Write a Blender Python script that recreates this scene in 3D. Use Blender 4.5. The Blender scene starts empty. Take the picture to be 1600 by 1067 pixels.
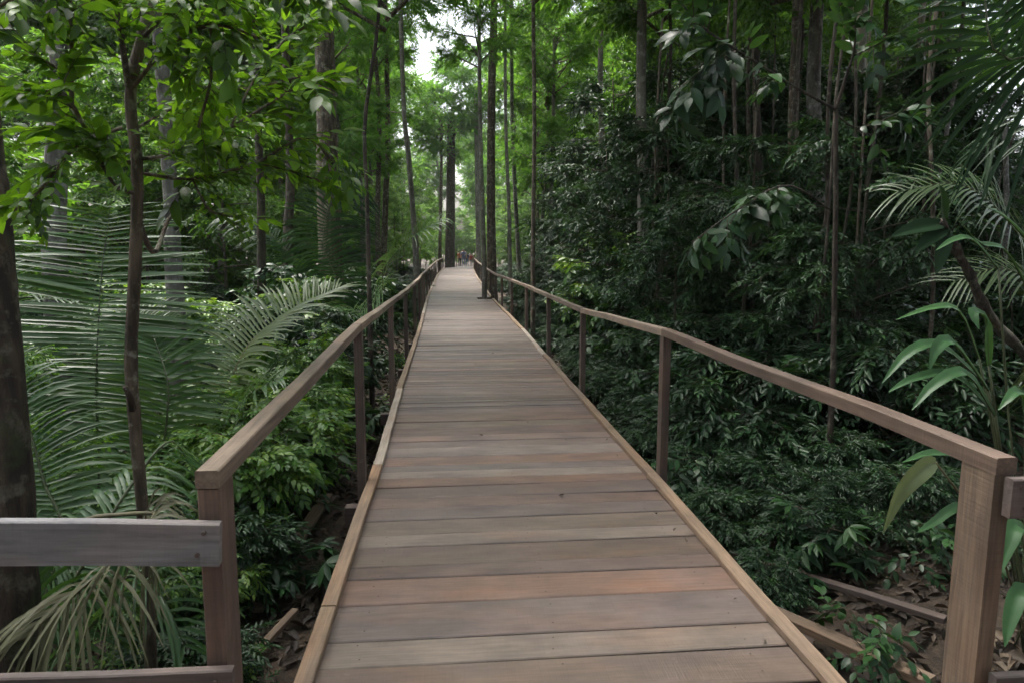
import bpy, math, random
import numpy as np
from mathutils import Vector, Matrix, Quaternion

rng = np.random.default_rng(11)
random.seed(11)
SC = bpy.context.scene
COL = SC.collection
R = math.radians

# ------------------------------------------------------------------ camera
CAM = np.array([-0.43, 0.0, 1.64])
YAW, PITCH, FOC = R(-5.1), R(-7.9), 1067.0        # FOC: focal length in pixels of the 1600 px wide photograph
cam = bpy.data.cameras.new('camera')
cam.sensor_width = 36.0
cam.lens = 36.0 * FOC / 1600.0
cam.clip_start, cam.clip_end = 0.05, 2000.0
cam.dof.use_dof = True
cam.dof.focus_distance = 6.0
cam.dof.aperture_fstop = 9.0
camo = bpy.data.objects.new('camera', cam)
COL.objects.link(camo)
camo.location = CAM
camo.rotation_euler = (R(90) + PITCH, 0, YAW)
SC.camera = camo

# ------------------------------------------------------------------ sky, sun, exposure
SUN_EL, SUN_AZ = R(66), R(-38)                    # azimuth from +Y towards +X
world = bpy.data.worlds.new('World')
SC.world = world
world.use_nodes = True
wn, wl = world.node_tree.nodes, world.node_tree.links
wn.clear()
sky = wn.new('ShaderNodeTexSky')
sky.sky_type = 'NISHITA'
sky.sun_disc = False
sky.sun_elevation = SUN_EL
sky.sun_rotation = SUN_AZ
sky.air_density, sky.dust_density, sky.ozone_density = 1.0, 7.0, 0.6
bg = wn.new('ShaderNodeBackground')
bg.inputs['Strength'].default_value = 0.13
wo = wn.new('ShaderNodeOutputWorld')
hsv = wn.new('ShaderNodeHueSaturation')               # thin cloud: the blue is mostly washed out
hsv.inputs['Saturation'].default_value = 0.5
wl.new(sky.outputs[0], hsv.inputs['Color'])
wl.new(hsv.outputs[0], bg.inputs[0])
wl.new(bg.outputs[0], wo.inputs[0])
sun = bpy.data.lights.new('sun', 'SUN')
sun.energy, sun.angle, sun.color = 1.5, R(20), (1.0, 0.97, 0.92)
suno = bpy.data.objects.new('sun', sun)
COL.objects.link(suno)
sd = Vector((math.sin(SUN_AZ) * math.cos(SUN_EL), math.cos(SUN_AZ) * math.cos(SUN_EL), math.sin(SUN_EL)))
suno.rotation_euler = sd.to_track_quat('Z', 'Y').to_euler()
SC.view_settings.view_transform = 'Standard'
SC.view_settings.look = 'None'
SC.view_settings.gamma = 1.0
SC.view_settings.exposure = 2.02
SC.view_settings.use_curve_mapping = False
cy = SC.cycles
cy.max_bounces, cy.diffuse_bounces, cy.glossy_bounces = 4, 2, 2
cy.transmission_bounces, cy.transparent_max_bounces = 4, 4
cy.volume_bounces = 0
cy.caustics_reflective = cy.caustics_refractive = False
cy.use_denoising = True
cy.use_adaptive_sampling = True
cy.adaptive_threshold = 0.03
cy.sample_clamp_indirect = 6.0

# ------------------------------------------------------------------ measuring helper: pixel of the photograph at world depth y -> point
cp, sp, cyw, syw = math.cos(PITCH), math.sin(PITCH), math.cos(YAW), math.sin(YAW)
FWD = np.array([-syw * cp, cyw * cp, sp])
RIGHT = np.array([cyw, syw, 0.0])
UPV = np.cross(RIGHT, FWD)


def P(px, py, y):
    d = FWD + RIGHT * ((px - 800.0) / FOC) + UPV * ((533.5 - py) / FOC)
    return CAM + d * (y / d[1])


def V(*a):
    return np.array(a, float)


def unit(v):
    v = np.asarray(v, float)
    return v / (np.linalg.norm(v, axis=-1, keepdims=True) + 1e-12)


# ------------------------------------------------------------------ mesh building
class MB:
    """collects vertices, faces, per-vertex tint and per-face material slot for one mesh"""

    def __init__(s):
        s.v, s.f, s.t, s.n = [], [], [], 0

    def add(s, v, faces, mat=0, tint=0.5):
        v = np.asarray(v, np.float32).reshape(-1, 3)
        for f in faces:
            f = np.asarray(f, np.int64)
            s.f.append((f + s.n, mat))
        s.v.append(v)
        s.t.append(np.broadcast_to(np.asarray(tint, np.float32), (len(v),)))
        s.n += len(v)

    def tube(s, pts, rad, sides=6, mat=0, tint=0.5, cap=True, rough=0.0):
        pts = np.asarray(pts, float)
        n = len(pts)
        rad = np.broadcast_to(np.asarray(rad, float), (n,))
        tg = unit(np.gradient(pts, axis=0))
        ref = V(1, 0, 0) if abs(tg[0][0]) < 0.8 else V(0, 1, 0)
        a = unit(np.cross(tg, ref))
        b = np.cross(tg, a)
        th = np.linspace(0, 2 * np.pi, sides, endpoint=False)
        rr = np.ones((n, sides))
        if rough:
            ph = rng.uniform(0, 6.28, 5)
            zz = np.arange(n)[:, None]
            rr += rough * (np.sin(3 * th + ph[0] + .35 * zz) + .7 * np.sin(5 * th + ph[1] - .5 * zz) + .5 * np.sin(2 * th + ph[2] + .9 * zz))
            rr += rough * .6 * rng.normal(size=(n, sides))
        v = pts[:, None] + (rad[:, None] * rr)[..., None] * (np.cos(th)[None, :, None] * a[:, None] + np.sin(th)[None, :, None] * b[:, None])
        i = np.arange(n - 1)[:, None] * sides
        j = np.arange(sides)[None]
        k = (j + 1) % sides
        q = np.stack([i + j, i + k, i + sides + k, i + sides + j], -1).reshape(-1, 4)
        fs = [q]
        if cap:
            fs.append(np.arange(sides)[None, ::-1])
            fs.append((np.arange(sides) + (n - 1) * sides)[None])
        s.add(v.reshape(-1, 3), fs, mat, tint)

    def stamp(s, tpl, mats, off, tints):
        """tpl baked once per 3x3 matrix in mats (M,3,3) at off (M,3)"""
        m = len(off)
        if m == 0:
            return
        v = np.einsum('mij,vj->mvi', mats, tpl['v']) + off[:, None]
        nv = len(tpl['v'])
        lt = rng.normal(0, 0.13, (m, tpl['nleaf'] + 1))
        t = np.clip(tints[:, None] + lt[:, tpl['leaf']], 0, 1)
        base = (np.arange(m) * nv)[:, None, None]
        first = True
        for f, mat in tpl['f']:
            ff = (f[None] + base).reshape(-1, f.shape[1])
            s.add(v.reshape(-1, 3) if first else np.zeros((0, 3)), [ff if first else ff - m * nv], mat, t.reshape(-1) if first else 0)
            first = False

    def mesh(s, name, mats, smooth=True):
        me = bpy.data.meshes.new(name)
        v = np.concatenate(s.v)
        lv = np.concatenate([f.reshape(-1) for f, _ in s.f])
        lt = np.concatenate([np.full(len(f), f.shape[1]) for f, _ in s.f])
        mi = np.concatenate([np.full(len(f), m) for f, m in s.f])
        me.vertices.add(len(v))
        me.vertices.foreach_set('co', v.astype(np.float32).ravel())
        me.loops.add(len(lv))
        me.loops.foreach_set('vertex_index', lv.astype(np.int32))
        me.polygons.add(len(lt))
        me.polygons.foreach_set('loop_start', (np.cumsum(lt) - lt).astype(np.int32))
        me.polygons.foreach_set('material_index', mi.astype(np.int32))
        me.polygons.foreach_set('use_smooth', np.full(len(lt), smooth))
        at = me.attributes.new('tint', 'FLOAT', 'POINT')
        at.data.foreach_set('value', np.concatenate(s.t).astype(np.float32))
        for m in mats:
            me.materials.append(m)
        me.update(calc_edges=True)
        return me


def obj(name, data, parent=None, loc=(0, 0, 0), rot=(0, 0, 0), scale=(1, 1, 1)):
    o = bpy.data.objects.new(name, data)
    COL.objects.link(o)
    o.location, o.rotation_euler, o.scale = loc, rot, scale
    if parent:
        o.parent = parent
    return o


def tag(o, label, cat, group=None, kind=None):
    if label:
        o['label'] = label
    if cat:
        o['category'] = cat
    if group:
        o['group'] = group
    if kind:
        o['kind'] = kind
    return o


def thing(name, label, cat, loc=(0, 0, 0), rz=0, group=None, scale=1.0):
    return tag(obj(name, None, None, loc, (0, 0, rz), (scale,) * 3), label, cat, group)


# ------------------------------------------------------------------ materials
def newmat(name):
    m = bpy.data.materials.new(name)
    m.use_nodes = True
    nt = m.node_tree
    nt.nodes.clear()
    out = nt.nodes.new('ShaderNodeOutputMaterial')
    return m, nt.nodes, nt.links, out


def ramp(nodes, stops):
    r = nodes.new('ShaderNodeValToRGB')
    e = r.color_ramp.elements
    while len(e) < len(stops):
        e.new(0.5)
    for k, (p, c) in enumerate(stops):
        e[k].position = p
        e[k].color = (*c, 1)
    return r


def leaf_mat(name, dark, mid, bright, trans=0.35, rough=0.38, tcol=None, old=None, spec=0.5, blotch=False):
    m, N, L, out = newmat(name)
    at = N.new('ShaderNodeAttribute')
    at.attribute_name = 'tint'
    oi = N.new('ShaderNodeObjectInfo')
    ma = N.new('ShaderNodeMath')
    ma.operation = 'MULTIPLY_ADD'
    L.new(oi.outputs['Random'], ma.inputs[0])
    ma.inputs[1].default_value = 0.22
    L.new(at.outputs['Fac'], ma.inputs[2])
    su = N.new('ShaderNodeMath')
    su.operation = 'SUBTRACT'
    L.new(ma.outputs[0], su.inputs[0])
    su.inputs[1].default_value = 0.11
    stops = [(0.0, old or dark), (0.05 if old else 0.02, dark), (0.5, mid), (1.0, bright)]
    rp = ramp(N, stops)
    L.new(su.outputs[0], rp.inputs[0])
    # faint blotches on the blade, for leaves seen close up
    col = rp.outputs[0]
    if blotch:
        geo = N.new('ShaderNodeTexCoord')
        nz = N.new('ShaderNodeTexNoise')
        nz.inputs['Scale'].default_value = 14
        nz.inputs['Detail'].default_value = 3
        L.new(geo.outputs['Object'], nz.inputs['Vector'])
        mr = N.new('ShaderNodeMapRange')
        mr.inputs['To Min'].default_value = 0.7
        mr.inputs['To Max'].default_value = 1.25
        L.new(nz.outputs[0], mr.inputs[0])
        mx = N.new('ShaderNodeMix')
        mx.data_type = 'RGBA'
        mx.blend_type = 'MULTIPLY'
        mx.inputs[0].default_value = 1
        L.new(rp.outputs[0], mx.inputs[6])
        L.new(mr.outputs[0], mx.inputs[7])
        col = mx.outputs[2]
    pb = N.new('ShaderNodeBsdfPrincipled')
    pb.inputs['Roughness'].default_value = rough
    pb.inputs['Specular IOR Level'].default_value = spec
    L.new(col, pb.inputs['Base Color'])
    tr = N.new('ShaderNodeBsdfTranslucent')
    hs = N.new('ShaderNodeMix')
    hs.data_type = 'RGBA'
    hs.blend_type = 'MULTIPLY'
    hs.inputs[0].default_value = 1
    hs.inputs[7].default_value = (*(tcol or (1.9, 1.7, 0.7)), 1)
    L.new(col, hs.inputs[6])
    L.new(hs.outputs[2], tr.inputs[0])
    ms = N.new('ShaderNodeMixShader')
    ms.inputs[0].default_value = trans
    L.new(pb.outputs[0], ms.inputs[1])
    L.new(tr.outputs[0], ms.inputs[2])
    L.new(ms.outputs[0], out.inputs[0])
    return m


def bark_mat(name, c1, c2, moss=None, scale=9.0, mossamt=0.5, pale=None):
    m, N, L, out = newmat(name)
    tc = N.new('ShaderNodeTexCoord')
    oi = N.new('ShaderNodeObjectInfo')
    ad = N.new('ShaderNodeVectorMath')
    ad.operation = 'ADD'
    L.new(tc.outputs['Object'], ad.inputs[0])
    sc = N.new('ShaderNodeVectorMath')
    sc.operation = 'SCALE'
    L.new(oi.outputs['Location'], sc.inputs[0])
    sc.inputs[3].default_value = 3.7
    L.new(sc.outputs[0], ad.inputs[1])
    mp = N.new('ShaderNodeMapping')
    mp.inputs['Scale'].default_value = (1, 1, 0.22)
    L.new(ad.outputs[0], mp.inputs[0])
    n1 = N.new('ShaderNodeTexNoise')
    n1.inputs['Scale'].default_value = scale
    n1.inputs['Detail'].default_value = 8
    n1.inputs['Roughness'].default_value = 0.65
    L.new(mp.outputs[0], n1.inputs['Vector'])
    r1 = ramp(N, [(0.40, c1), (0.62, c2)])
    L.new(n1.outputs[0], r1.inputs[0])
    col = r1.outputs[0]
    for extra, amt, sc2 in ((moss, mossamt, 2.2), (pale, 0.72, 8.0)):
        if extra is None:
            continue
        n2 = N.new('ShaderNodeTexNoise')
        n2.inputs['Scale'].default_value = sc2
        n2.inputs['Detail'].default_value = 5
        n2.inputs['Roughness'].default_value = 0.7
        L.new(ad.outputs[0], n2.inputs['Vector'])
        mr = N.new('ShaderNodeMapRange')
        mr.inputs['From Min'].default_value = 0.78 - 0.35 * amt
        mr.inputs['From Max'].default_value = 0.9 - 0.35 * amt
        L.new(n2.outputs[0], mr.inputs[0])
        mx = N.new('ShaderNodeMix')
        mx.data_type = 'RGBA'
        L.new(mr.outputs[0], mx.inputs[0])
        L.new(col, mx.inputs[6])
        mx.inputs[7].default_value = (*extra, 1)
        col = mx.outputs[2]
    bp = N.new('ShaderNodeBump')
    bp.inputs['Strength'].default_value = 1.0
    bp.inputs['Distance'].default_value = 0.045
    L.new(n1.outputs[0], bp.inputs['Height'])
    pb = N.new('ShaderNodeBsdfPrincipled')
    pb.inputs['Roughness'].default_value = 0.85
    L.new(col, pb.inputs['Base Color'])
    L.new(bp.outputs[0], pb.inputs['Normal'])
    L.new(pb.outputs[0], out.inputs[0])
    return m


def wood_mat(name, cols, rough=0.6, saw=0.0, stain=(0.10, 0.085, 0.08), stain_amt=0.5, spec=0.5, grain=1.0):
    """sawn timber, grain along local X, hue picked per board"""
    m, N, L, out = newmat(name)
    tc = N.new('ShaderNodeTexCoord')
    oi = N.new('ShaderNodeObjectInfo')
    mu = N.new('ShaderNodeVectorMath')
    mu.operation = 'SCALE'
    cmb = N.new('ShaderNodeCombineXYZ')
    for k in range(3):
        L.new(oi.outputs['Random'], cmb.inputs[k])
    L.new(cmb.outputs[0], mu.inputs[0])
    mu.inputs[3].default_value = 137.0
    ad = N.new('ShaderNodeVectorMath')
    ad.operation = 'ADD'
    L.new(tc.outputs['Object'], ad.inputs[0])
    L.new(mu.outputs[0], ad.inputs[1])

    def noise(scale_vec, s, det, rgh=0.6, dist=0.0):
        mp = N.new('ShaderNodeMapping')
        mp.inputs['Scale'].default_value = scale_vec
        L.new(ad.outputs[0], mp.inputs[0])
        n = N.new('ShaderNodeTexNoise')
        n.inputs['Scale'].default_value = s
        n.inputs['Detail'].default_value = det
        n.inputs['Roughness'].default_value = rgh
        n.inputs['Distortion'].default_value = dist
        L.new(mp.outputs[0], n.inputs['Vector'])
        return n.outputs[0]

    def mix(fac, a, b, mode='MIX'):
        x = N.new('ShaderNodeMix')
        x.data_type = 'RGBA'
        x.blend_type = mode
        if isinstance(fac, float):
            x.inputs[0].default_value = fac
        else:
            L.new(fac, x.inputs[0])
        for val, i in ((a, 6), (b, 7)):
            if isinstance(val, tuple):
                x.inputs[i].default_value = (*val, 1)
            else:
                L.new(val, x.inputs[i])
        return x.outputs[2]

    def mrange(v, a, b, c, d):
        x = N.new('ShaderNodeMapRange')
        for i, q in enumerate((a, b, c, d)):
            x.inputs[1 + i].default_value = q
        L.new(v, x.inputs[0])
        return x.outputs[0]

    n = len(cols)
    pick = ramp(N, [(k / max(1, n - 1), c) for k, c in enumerate(cols)])
    wh = N.new('ShaderNodeTexWhiteNoise')
    wh.noise_dimensions = '1D'
    L.new(oi.outputs['Random'], wh.inputs['W'])
    L.new(wh.outputs['Value'], pick.inputs[0])
    gk = grain
    grain = noise((1.0, 22, 22), 3.0, 7, 0.65, 0.4)
    fine = noise((2.0, 90, 90), 4.0, 3)
    blot = noise((0.7, 2.2, 2.2), 2.3, 4, 0.6)
    col = mix(1.0, pick.outputs[0], mrange(grain, 0.32, 0.68, 1 - .38 * gk, 1 + .26 * gk), 'MULTIPLY')
    col = mix(1.0, col, mrange(fine, 0.3, 0.7, 0.92, 1.06), 'MULTIPLY')
    col = mix(mrange(blot, 0.45, 0.72, 0.0, stain_amt), col, stain)
    blot2 = noise((1.6, 3.2, 3.2), 1.9, 5, 0.65)
    col = mix(1.0, col, mrange(blot2, 0.32, 0.68, 0.78, 1.2), 'MULTIPLY')
    warm = noise((1.1, 2.6, 2.6), 1.3, 4, 0.6)
    col = mix(mrange(warm, 0.52, 0.72, 0.0, 0.55), col, mix(1.0, col, (1.28, 0.98, 0.78), 'MULTIPLY'))
    # scuffs: small pale marks
    sc1 = noise((1, 1, 1), 9.0, 6, 0.7)
    col = mix(mrange(sc1, 0.66, 0.78, 0.0, 0.35), col, (0.42, 0.38, 0.35))
    hv = mrange(oi.outputs['Random'], 0, 1, 0.74, 1.22)
    col = mix(1.0, col, hv, 'MULTIPLY')
    hgt = grain
    if saw:
        sw = noise((70, 3, 3), 1.6, 2)
        add = N.new('ShaderNodeMath')
        add.operation = 'ADD'
        L.new(grain, add.inputs[0])
        L.new(sw, add.inputs[1])
        hgt = add.outputs[0]
        msk = mrange(noise((.6, 3, 3), 2.0, 2), 0.4, 0.65, 0.0, 1.0)
        col = mix(msk, col, mix(1.0, col, mrange(sw, 0.35, 0.65, 1 - saw, 1 + saw * .5), 'MULTIPLY'))
    bp = N.new('ShaderNodeBump')
    bp.inputs['Strength'].default_value = 0.35
    bp.inputs['Distance'].default_value = 0.004
    L.new(hgt, bp.inputs['Height'])
    pb = N.new('ShaderNodeBsdfPrincipled')
    L.new(mrange(blot, 0.3, 0.7, rough - .1, rough + .12), pb.inputs['Roughness'])
    pb.inputs['Specular IOR Level'].default_value = spec
    L.new(col, pb.inputs['Base Color'])
    L.new(bp.outputs[0], pb.inputs['Normal'])
    L.new(pb.outputs[0], out.inputs[0])
    return m


def plain(name, c, rough=0.8):
    m, N, L, out = newmat(name)
    pb = N.new('ShaderNodeBsdfPrincipled')
    tc = N.new('ShaderNodeTexCoord')
    nz = N.new('ShaderNodeTexNoise')
    nz.inputs['Scale'].default_value = 8
    L.new(tc.outputs['Object'], nz.inputs['Vector'])
    r = ramp(N, [(0.3, tuple(x * .75 for x in c)), (0.7, tuple(x * 1.2 for x in c))])
    L.new(nz.outputs[0], r.inputs[0])
    L.new(r.outputs[0], pb.inputs['Base Color'])
    pb.inputs['Roughness'].default_value = rough
    L.new(pb.outputs[0], out.inputs[0])
    return m


M = {}
M['plank'] = wood_mat('deck_timber', [(0.128, 0.080, 0.064), (0.152, 0.122, 0.108), (0.205, 0.165, 0.135), (0.104, 0.075, 0.064), (0.215, 0.165, 0.124), (0.138, 0.117, 0.115), (0.185, 0.115, 0.084), (0.168, 0.138, 0.124)], 0.47, 0.05, (0.110, 0.087, 0.084), 0.7, grain=.55)
M['kerb'] = wood_mat('kerb_timber', [(0.225, 0.158, 0.102), (0.25, 0.17, 0.108), (0.21, 0.152, 0.11)], 0.6, 0.04, (0.17, 0.125, 0.095), 0.7)
M['kerbgrey'] = wood_mat('weathered_kerb_timber', [(0.34, 0.28, 0.22), (0.30, 0.26, 0.22)], 0.6, 0.04, (0.22, 0.18, 0.15), 0.5)
M['rail'] = wood_mat('rail_timber', [(0.235, 0.18, 0.13), (0.27, 0.21, 0.155), (0.21, 0.16, 0.12)], 0.6, 0.06, (0.13, 0.10, 0.08), 0.8)
M['railred'] = wood_mat('reddish_rail_timber', [(0.135, 0.095, 0.073), (0.15, 0.104, 0.078)], 0.6, 0.10, (0.08, 0.057, 0.046), 0.8)
M['post'] = wood_mat('post_timber', [(0.11, 0.078, 0.06), (0.09, 0.062, 0.05), (0.14, 0.10, 0.075)], 0.65, 0.12, (0.09, 0.06, 0.05), 0.5)
M['postlight'] = wood_mat('sawn_post_timber', [(0.185, 0.135, 0.098), (0.20, 0.145, 0.10)], 0.65, 0.12, (0.095, 0.066, 0.05), 0.9)
M['postred'] = wood_mat('red_post_timber', [(0.125, 0.082, 0.064), (0.135, 0.088, 0.066)], 0.65, 0.10, (0.075, 0.048, 0.04), 0.8)
M['greyboard'] = wood_mat('grey_fence_timber', [(0.18, 0.178, 0.185), (0.20, 0.19, 0.19)], 0.7, 0.06, (0.11, 0.105, 0.108), 0.7)
M['brownboard'] = wood_mat('brown_fence_timber', [(0.12, 0.095, 0.085), (0.10, 0.08, 0.075)], 0.7, 0.08, (0.06, 0.045, 0.04), 0.8)
M['joist'] = wood_mat('dark_joist_timber', [(0.07, 0.05, 0.04), (0.09, 0.06, 0.05)], 0.75, 0.05)
M['oldwood'] = wood_mat('fallen_timber', [(0.17, 0.12, 0.08), (0.11, 0.075, 0.055), (0.22, 0.165, 0.11)], 0.75, 0.05)

M['leaf_sap'] = leaf_mat('sunny_leaf', (0.035, 0.085, 0.012), (0.072, 0.165, 0.02), (0.14, 0.29, 0.03), 0.55, 0.36, (2.1, 1.9, .6), blotch=True)
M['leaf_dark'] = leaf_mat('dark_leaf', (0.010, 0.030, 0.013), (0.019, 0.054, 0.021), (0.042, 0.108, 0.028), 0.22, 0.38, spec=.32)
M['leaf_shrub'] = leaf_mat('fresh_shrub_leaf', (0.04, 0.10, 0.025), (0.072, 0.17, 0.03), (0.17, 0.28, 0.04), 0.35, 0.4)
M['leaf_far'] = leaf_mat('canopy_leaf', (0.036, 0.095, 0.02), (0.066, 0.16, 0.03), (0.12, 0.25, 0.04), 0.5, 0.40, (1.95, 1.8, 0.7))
M['leaf_fine'] = leaf_mat('feathery_leaf', (0.052, 0.135, 0.028), (0.085, 0.205, 0.038), (0.14, 0.30, 0.05), 0.5, 0.42, (1.85, 1.75, 0.75))
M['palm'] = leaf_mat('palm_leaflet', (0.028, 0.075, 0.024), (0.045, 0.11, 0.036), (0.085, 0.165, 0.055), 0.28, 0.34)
M['palmlit'] = leaf_mat('lit_palm_leaflet', (0.07, 0.12, 0.05), (0.115, 0.17, 0.08), (0.18, 0.23, 0.11), 0.3, 0.38)  # lighter copy of palm_leaflet, light on the fronds put into the colour
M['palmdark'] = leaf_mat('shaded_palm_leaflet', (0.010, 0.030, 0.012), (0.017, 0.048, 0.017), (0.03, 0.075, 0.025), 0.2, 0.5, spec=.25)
M['palmdry'] = leaf_mat('dry_palm_leaflet', (0.075, 0.075, 0.035), (0.115, 0.118, 0.058), (0.18, 0.18, 0.10), 0.25, 0.55, (1.2, 1.1, 0.8))
M['strap'] = leaf_mat('pleated_leaf', (0.03, 0.08, 0.03), (0.05, 0.125, 0.045), (0.085, 0.19, 0.06), 0.25, 0.42, spec=.4, blotch=True)
M['stale'] = leaf_mat('withered_leaf', (0.16, 0.20, 0.09), (0.20, 0.25, 0.12), (0.26, 0.30, 0.17), 0.2, 0.5, (1.2, 1.2, 0.8), blotch=True)
M['litter'] = leaf_mat('dead_leaf', (0.02, 0.014, 0.01), (0.048, 0.034, 0.023), (0.12, 0.088, 0.058), 0.1, 0.7, (1.2, 1.0, 0.8))
M['twig'] = bark_mat('twig_bark', (0.05, 0.04, 0.028), (0.10, 0.08, 0.055), None, 20)
M['rachis'] = plain('palm_rachis', (0.07, 0.085, 0.04), 0.5)
M['rachisdry'] = plain('dry_rachis', (0.14, 0.125, 0.065), 0.6)
M['bark'] = bark_mat('brown_bark', (0.045, 0.034, 0.024), (0.15, 0.115, 0.08), (0.05, 0.075, 0.025), 16, 0.55, (0.27, 0.26, 0.20))
M['barkdark'] = bark_mat('dark_mossy_bark', (0.022, 0.016, 0.012), (0.075, 0.055, 0.038), (0.04, 0.06, 0.018), 16, 0.6, (0.13, 0.12, 0.09))
M['barkpale'] = bark_mat('pale_bark', (0.12, 0.11, 0.09), (0.25, 0.23, 0.19), (0.06, 0.075, 0.04), 8, 0.45, (0.34, 0.33, 0.29))
M['barkgrey'] = bark_mat('grey_ringed_bark', (0.08, 0.075, 0.065), (0.19, 0.18, 0.155), (0.05, 0.045, 0.035), 7, 0.75, (0.30, 0.30, 0.27))


# ------------------------------------------------------------------ terrain height, deck line
def interp(y, xs, ys):
    return np.interp(y, xs, ys)


def deck_z(y):
    return interp(y, [-5, 4, 14, 22, 30, 39, 48, 54, 62, 72, 90], [0, 0, 0, -.03, -.02, 0, 0, -.03, -.2, -.5, -.9])


def deck_x(y):
    return interp(y, [-5, 5, 7.7, 14, 22.5, 39, 54, 58, 62, 70, 90], [-.04, .0, -.03, -.05, -.16, -.10, .17, .75, 1.05, 1.3, 1.8])


def deck_w(y):
    return interp(y, [0, 5, 14, 22.5, 39, 54, 90], [2.05, 2.05, 2.10, 2.16, 2.26, 2.33, 2.33])


def ground_z(x, y):
    x, y = np.asarray(x, float), np.asarray(y, float)
    g = -0.78 + 0.10 * np.sin(.55 * x + 1.0) * np.cos(.43 * y) + .05 * np.sin(1.7 * x + .6 * y) + .035 * np.sin(2.9 * y - 1.3 * x)
    side = np.clip((np.abs(x) - 3) / 20, 0, 1)
    g = g + side * (.35 + .3 * np.sin(.21 * x + .16 * y))
    g = g + np.where(np.abs(x) < 60, np.clip(deck_z(y), -1, 0), 0)
    return np.minimum(g, np.where(np.abs(x) < 1.4, -.45 + deck_z(y), 9))


# ------------------------------------------------------------------ leaf and twig templates
def leaf_geo(Lf, W, fold=0.25, curl=0.12, hi=False):
    """blade along +X, normal +Z -> verts, tris, quads"""
    if not hi:
        v = [(0, 0, 0), (.28, -.5, fold * .5), (.66, -.44, fold * .44 - curl * .3), (1, 0, -curl), (.66, .44, fold * .44 - curl * .3), (.28, .5, fold * .5)]
        v = np.array(v) * [Lf, W, 1]
        v[:, 2] = v[:, 2] * np.where(True, W, W)
        return v, None, np.array([[0, 1, 2, 3], [0, 3, 4, 5]])
    st = [(.12, .30), (.32, .49), (.56, .46), (.80, .26)]
    v = [(0, 0, 0)]
    for x, w in st:
        z = -curl * x * x
        v += [(x, -w, z + fold * w), (x, 0, z), (x, w, z + fold * w)]
    v.append((1.0, 0, -curl * 1.15))
    v = np.array(v) * [Lf, W, 1]
    v[:, 2] = v[:, 2] * W
    tr, q = [[0, 1, 2], [0, 2, 3]], []
    for k in range(3):
        a = 1 + 3 * k
        q += [[a, a + 3, a + 4, a + 1], [a + 1, a + 4, a + 5, a + 2]]
    a = 10
    tr += [[a, 13, a + 1], [a + 1, 13, a + 2]]
    return v, np.array(tr), np.array(q)


def frame_from(d, up=(0, 0, 1), roll=0.0):
    """3x3 with columns X=d, Y=side, Z=normal; arrays allowed"""
    d = unit(d)
    up = np.broadcast_to(np.asarray(up, float), d.shape)
    y = np.cross(up, d)
    bad = np.linalg.norm(y, axis=-1) < 1e-3
    if np.ndim(y) == 1:
        if bad:
            y = V(0, 1, 0)
    else:
        y[bad] = (0, 1, 0)
    y = unit(y)
    z = np.cross(d, y)
    c, s = np.cos(roll), np.sin(roll)
    if np.ndim(roll):
        c, s = c[..., None], s[..., None]
    y2, z2 = y * c + z * s, z * c - y * s
    return np.stack([d, y2, z2], -1)


def spray(kind, n, length, Lf, W, droop=0.35, hi=False, twig=0.004, fold=0.3, curl=0.5, seed=0):
    """a twig with leaves as a reusable template"""
    r = np.random.default_rng(seed + 1000)
    vs, tris, quads, leaf, nv = [], [], [], [], 0
    ts = (np.arange(n) + .6) / n
    for i in range(n):
        t = ts[i]
        if kind == 'whorl':
            p = V(length, 0, -droop * length * .5)
            a = 2 * math.pi * i / n + r.uniform(-.2, .2)
            d = V(math.cos(a) + .35, math.sin(a), r.uniform(-.55, -.05))
        else:
            p = V(length * t, 0, -droop * length * t * t)
            side = 1 if i % 2 else -1
            a = R(r.uniform(42, 72)) * (1 - .45 * t)
            d = V(math.cos(a), side * math.sin(a), r.uniform(-.55, .12) - droop * .5 * t)
            if i == n - 1:
                d = V(1, r.uniform(-.2, .2), -droop)
        s = r.uniform(.7, 1.15) * (1 - .25 * abs(t - .5))
        fm = frame_from(d, (r.normal(0, .25), r.normal(0, .25), 1))
        v, tr, q = leaf_geo(Lf * s, W * s * r.uniform(.85, 1.15), fold, curl * r.uniform(.3, 1.6), hi)
        v = v @ fm.T + p
        vs.append(v)
        if tr is not None:
            tris.append(tr + nv)
        quads.append(q + nv)
        leaf += [i] * len(v)
        nv += len(v)
    f = [(np.concatenate(quads), 0)]
    if tris:
        f.append((np.concatenate(tris), 0))
    if twig:
        k = 4
        tt = np.linspace(0, 1, k)
        pts = np.stack([length * tt, 0 * tt, -droop * length * tt * tt], -1)
        th = np.array([0, 2.1, 4.2])
        rad = twig * (1 - .6 * tt)
        ring = pts[:, None] + rad[:, None, None] * np.stack([0 * th, np.cos(th), np.sin(th)], -1)[None]
        vs.append(ring.reshape(-1, 3))
        q = []
        for a in range(k - 1):
            for b in range(3):
                c = (b + 1) % 3
                q.append([nv + a * 3 + b, nv + a * 3 + c, nv + a * 3 + 3 + c, nv + a * 3 + 3 + b])
        f.append((np.array(q), 1))
        leaf += [n] * (3 * k)
    return dict(v=np.concatenate(vs), f=f, leaf=np.array(leaf), nleaf=n)


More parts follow.
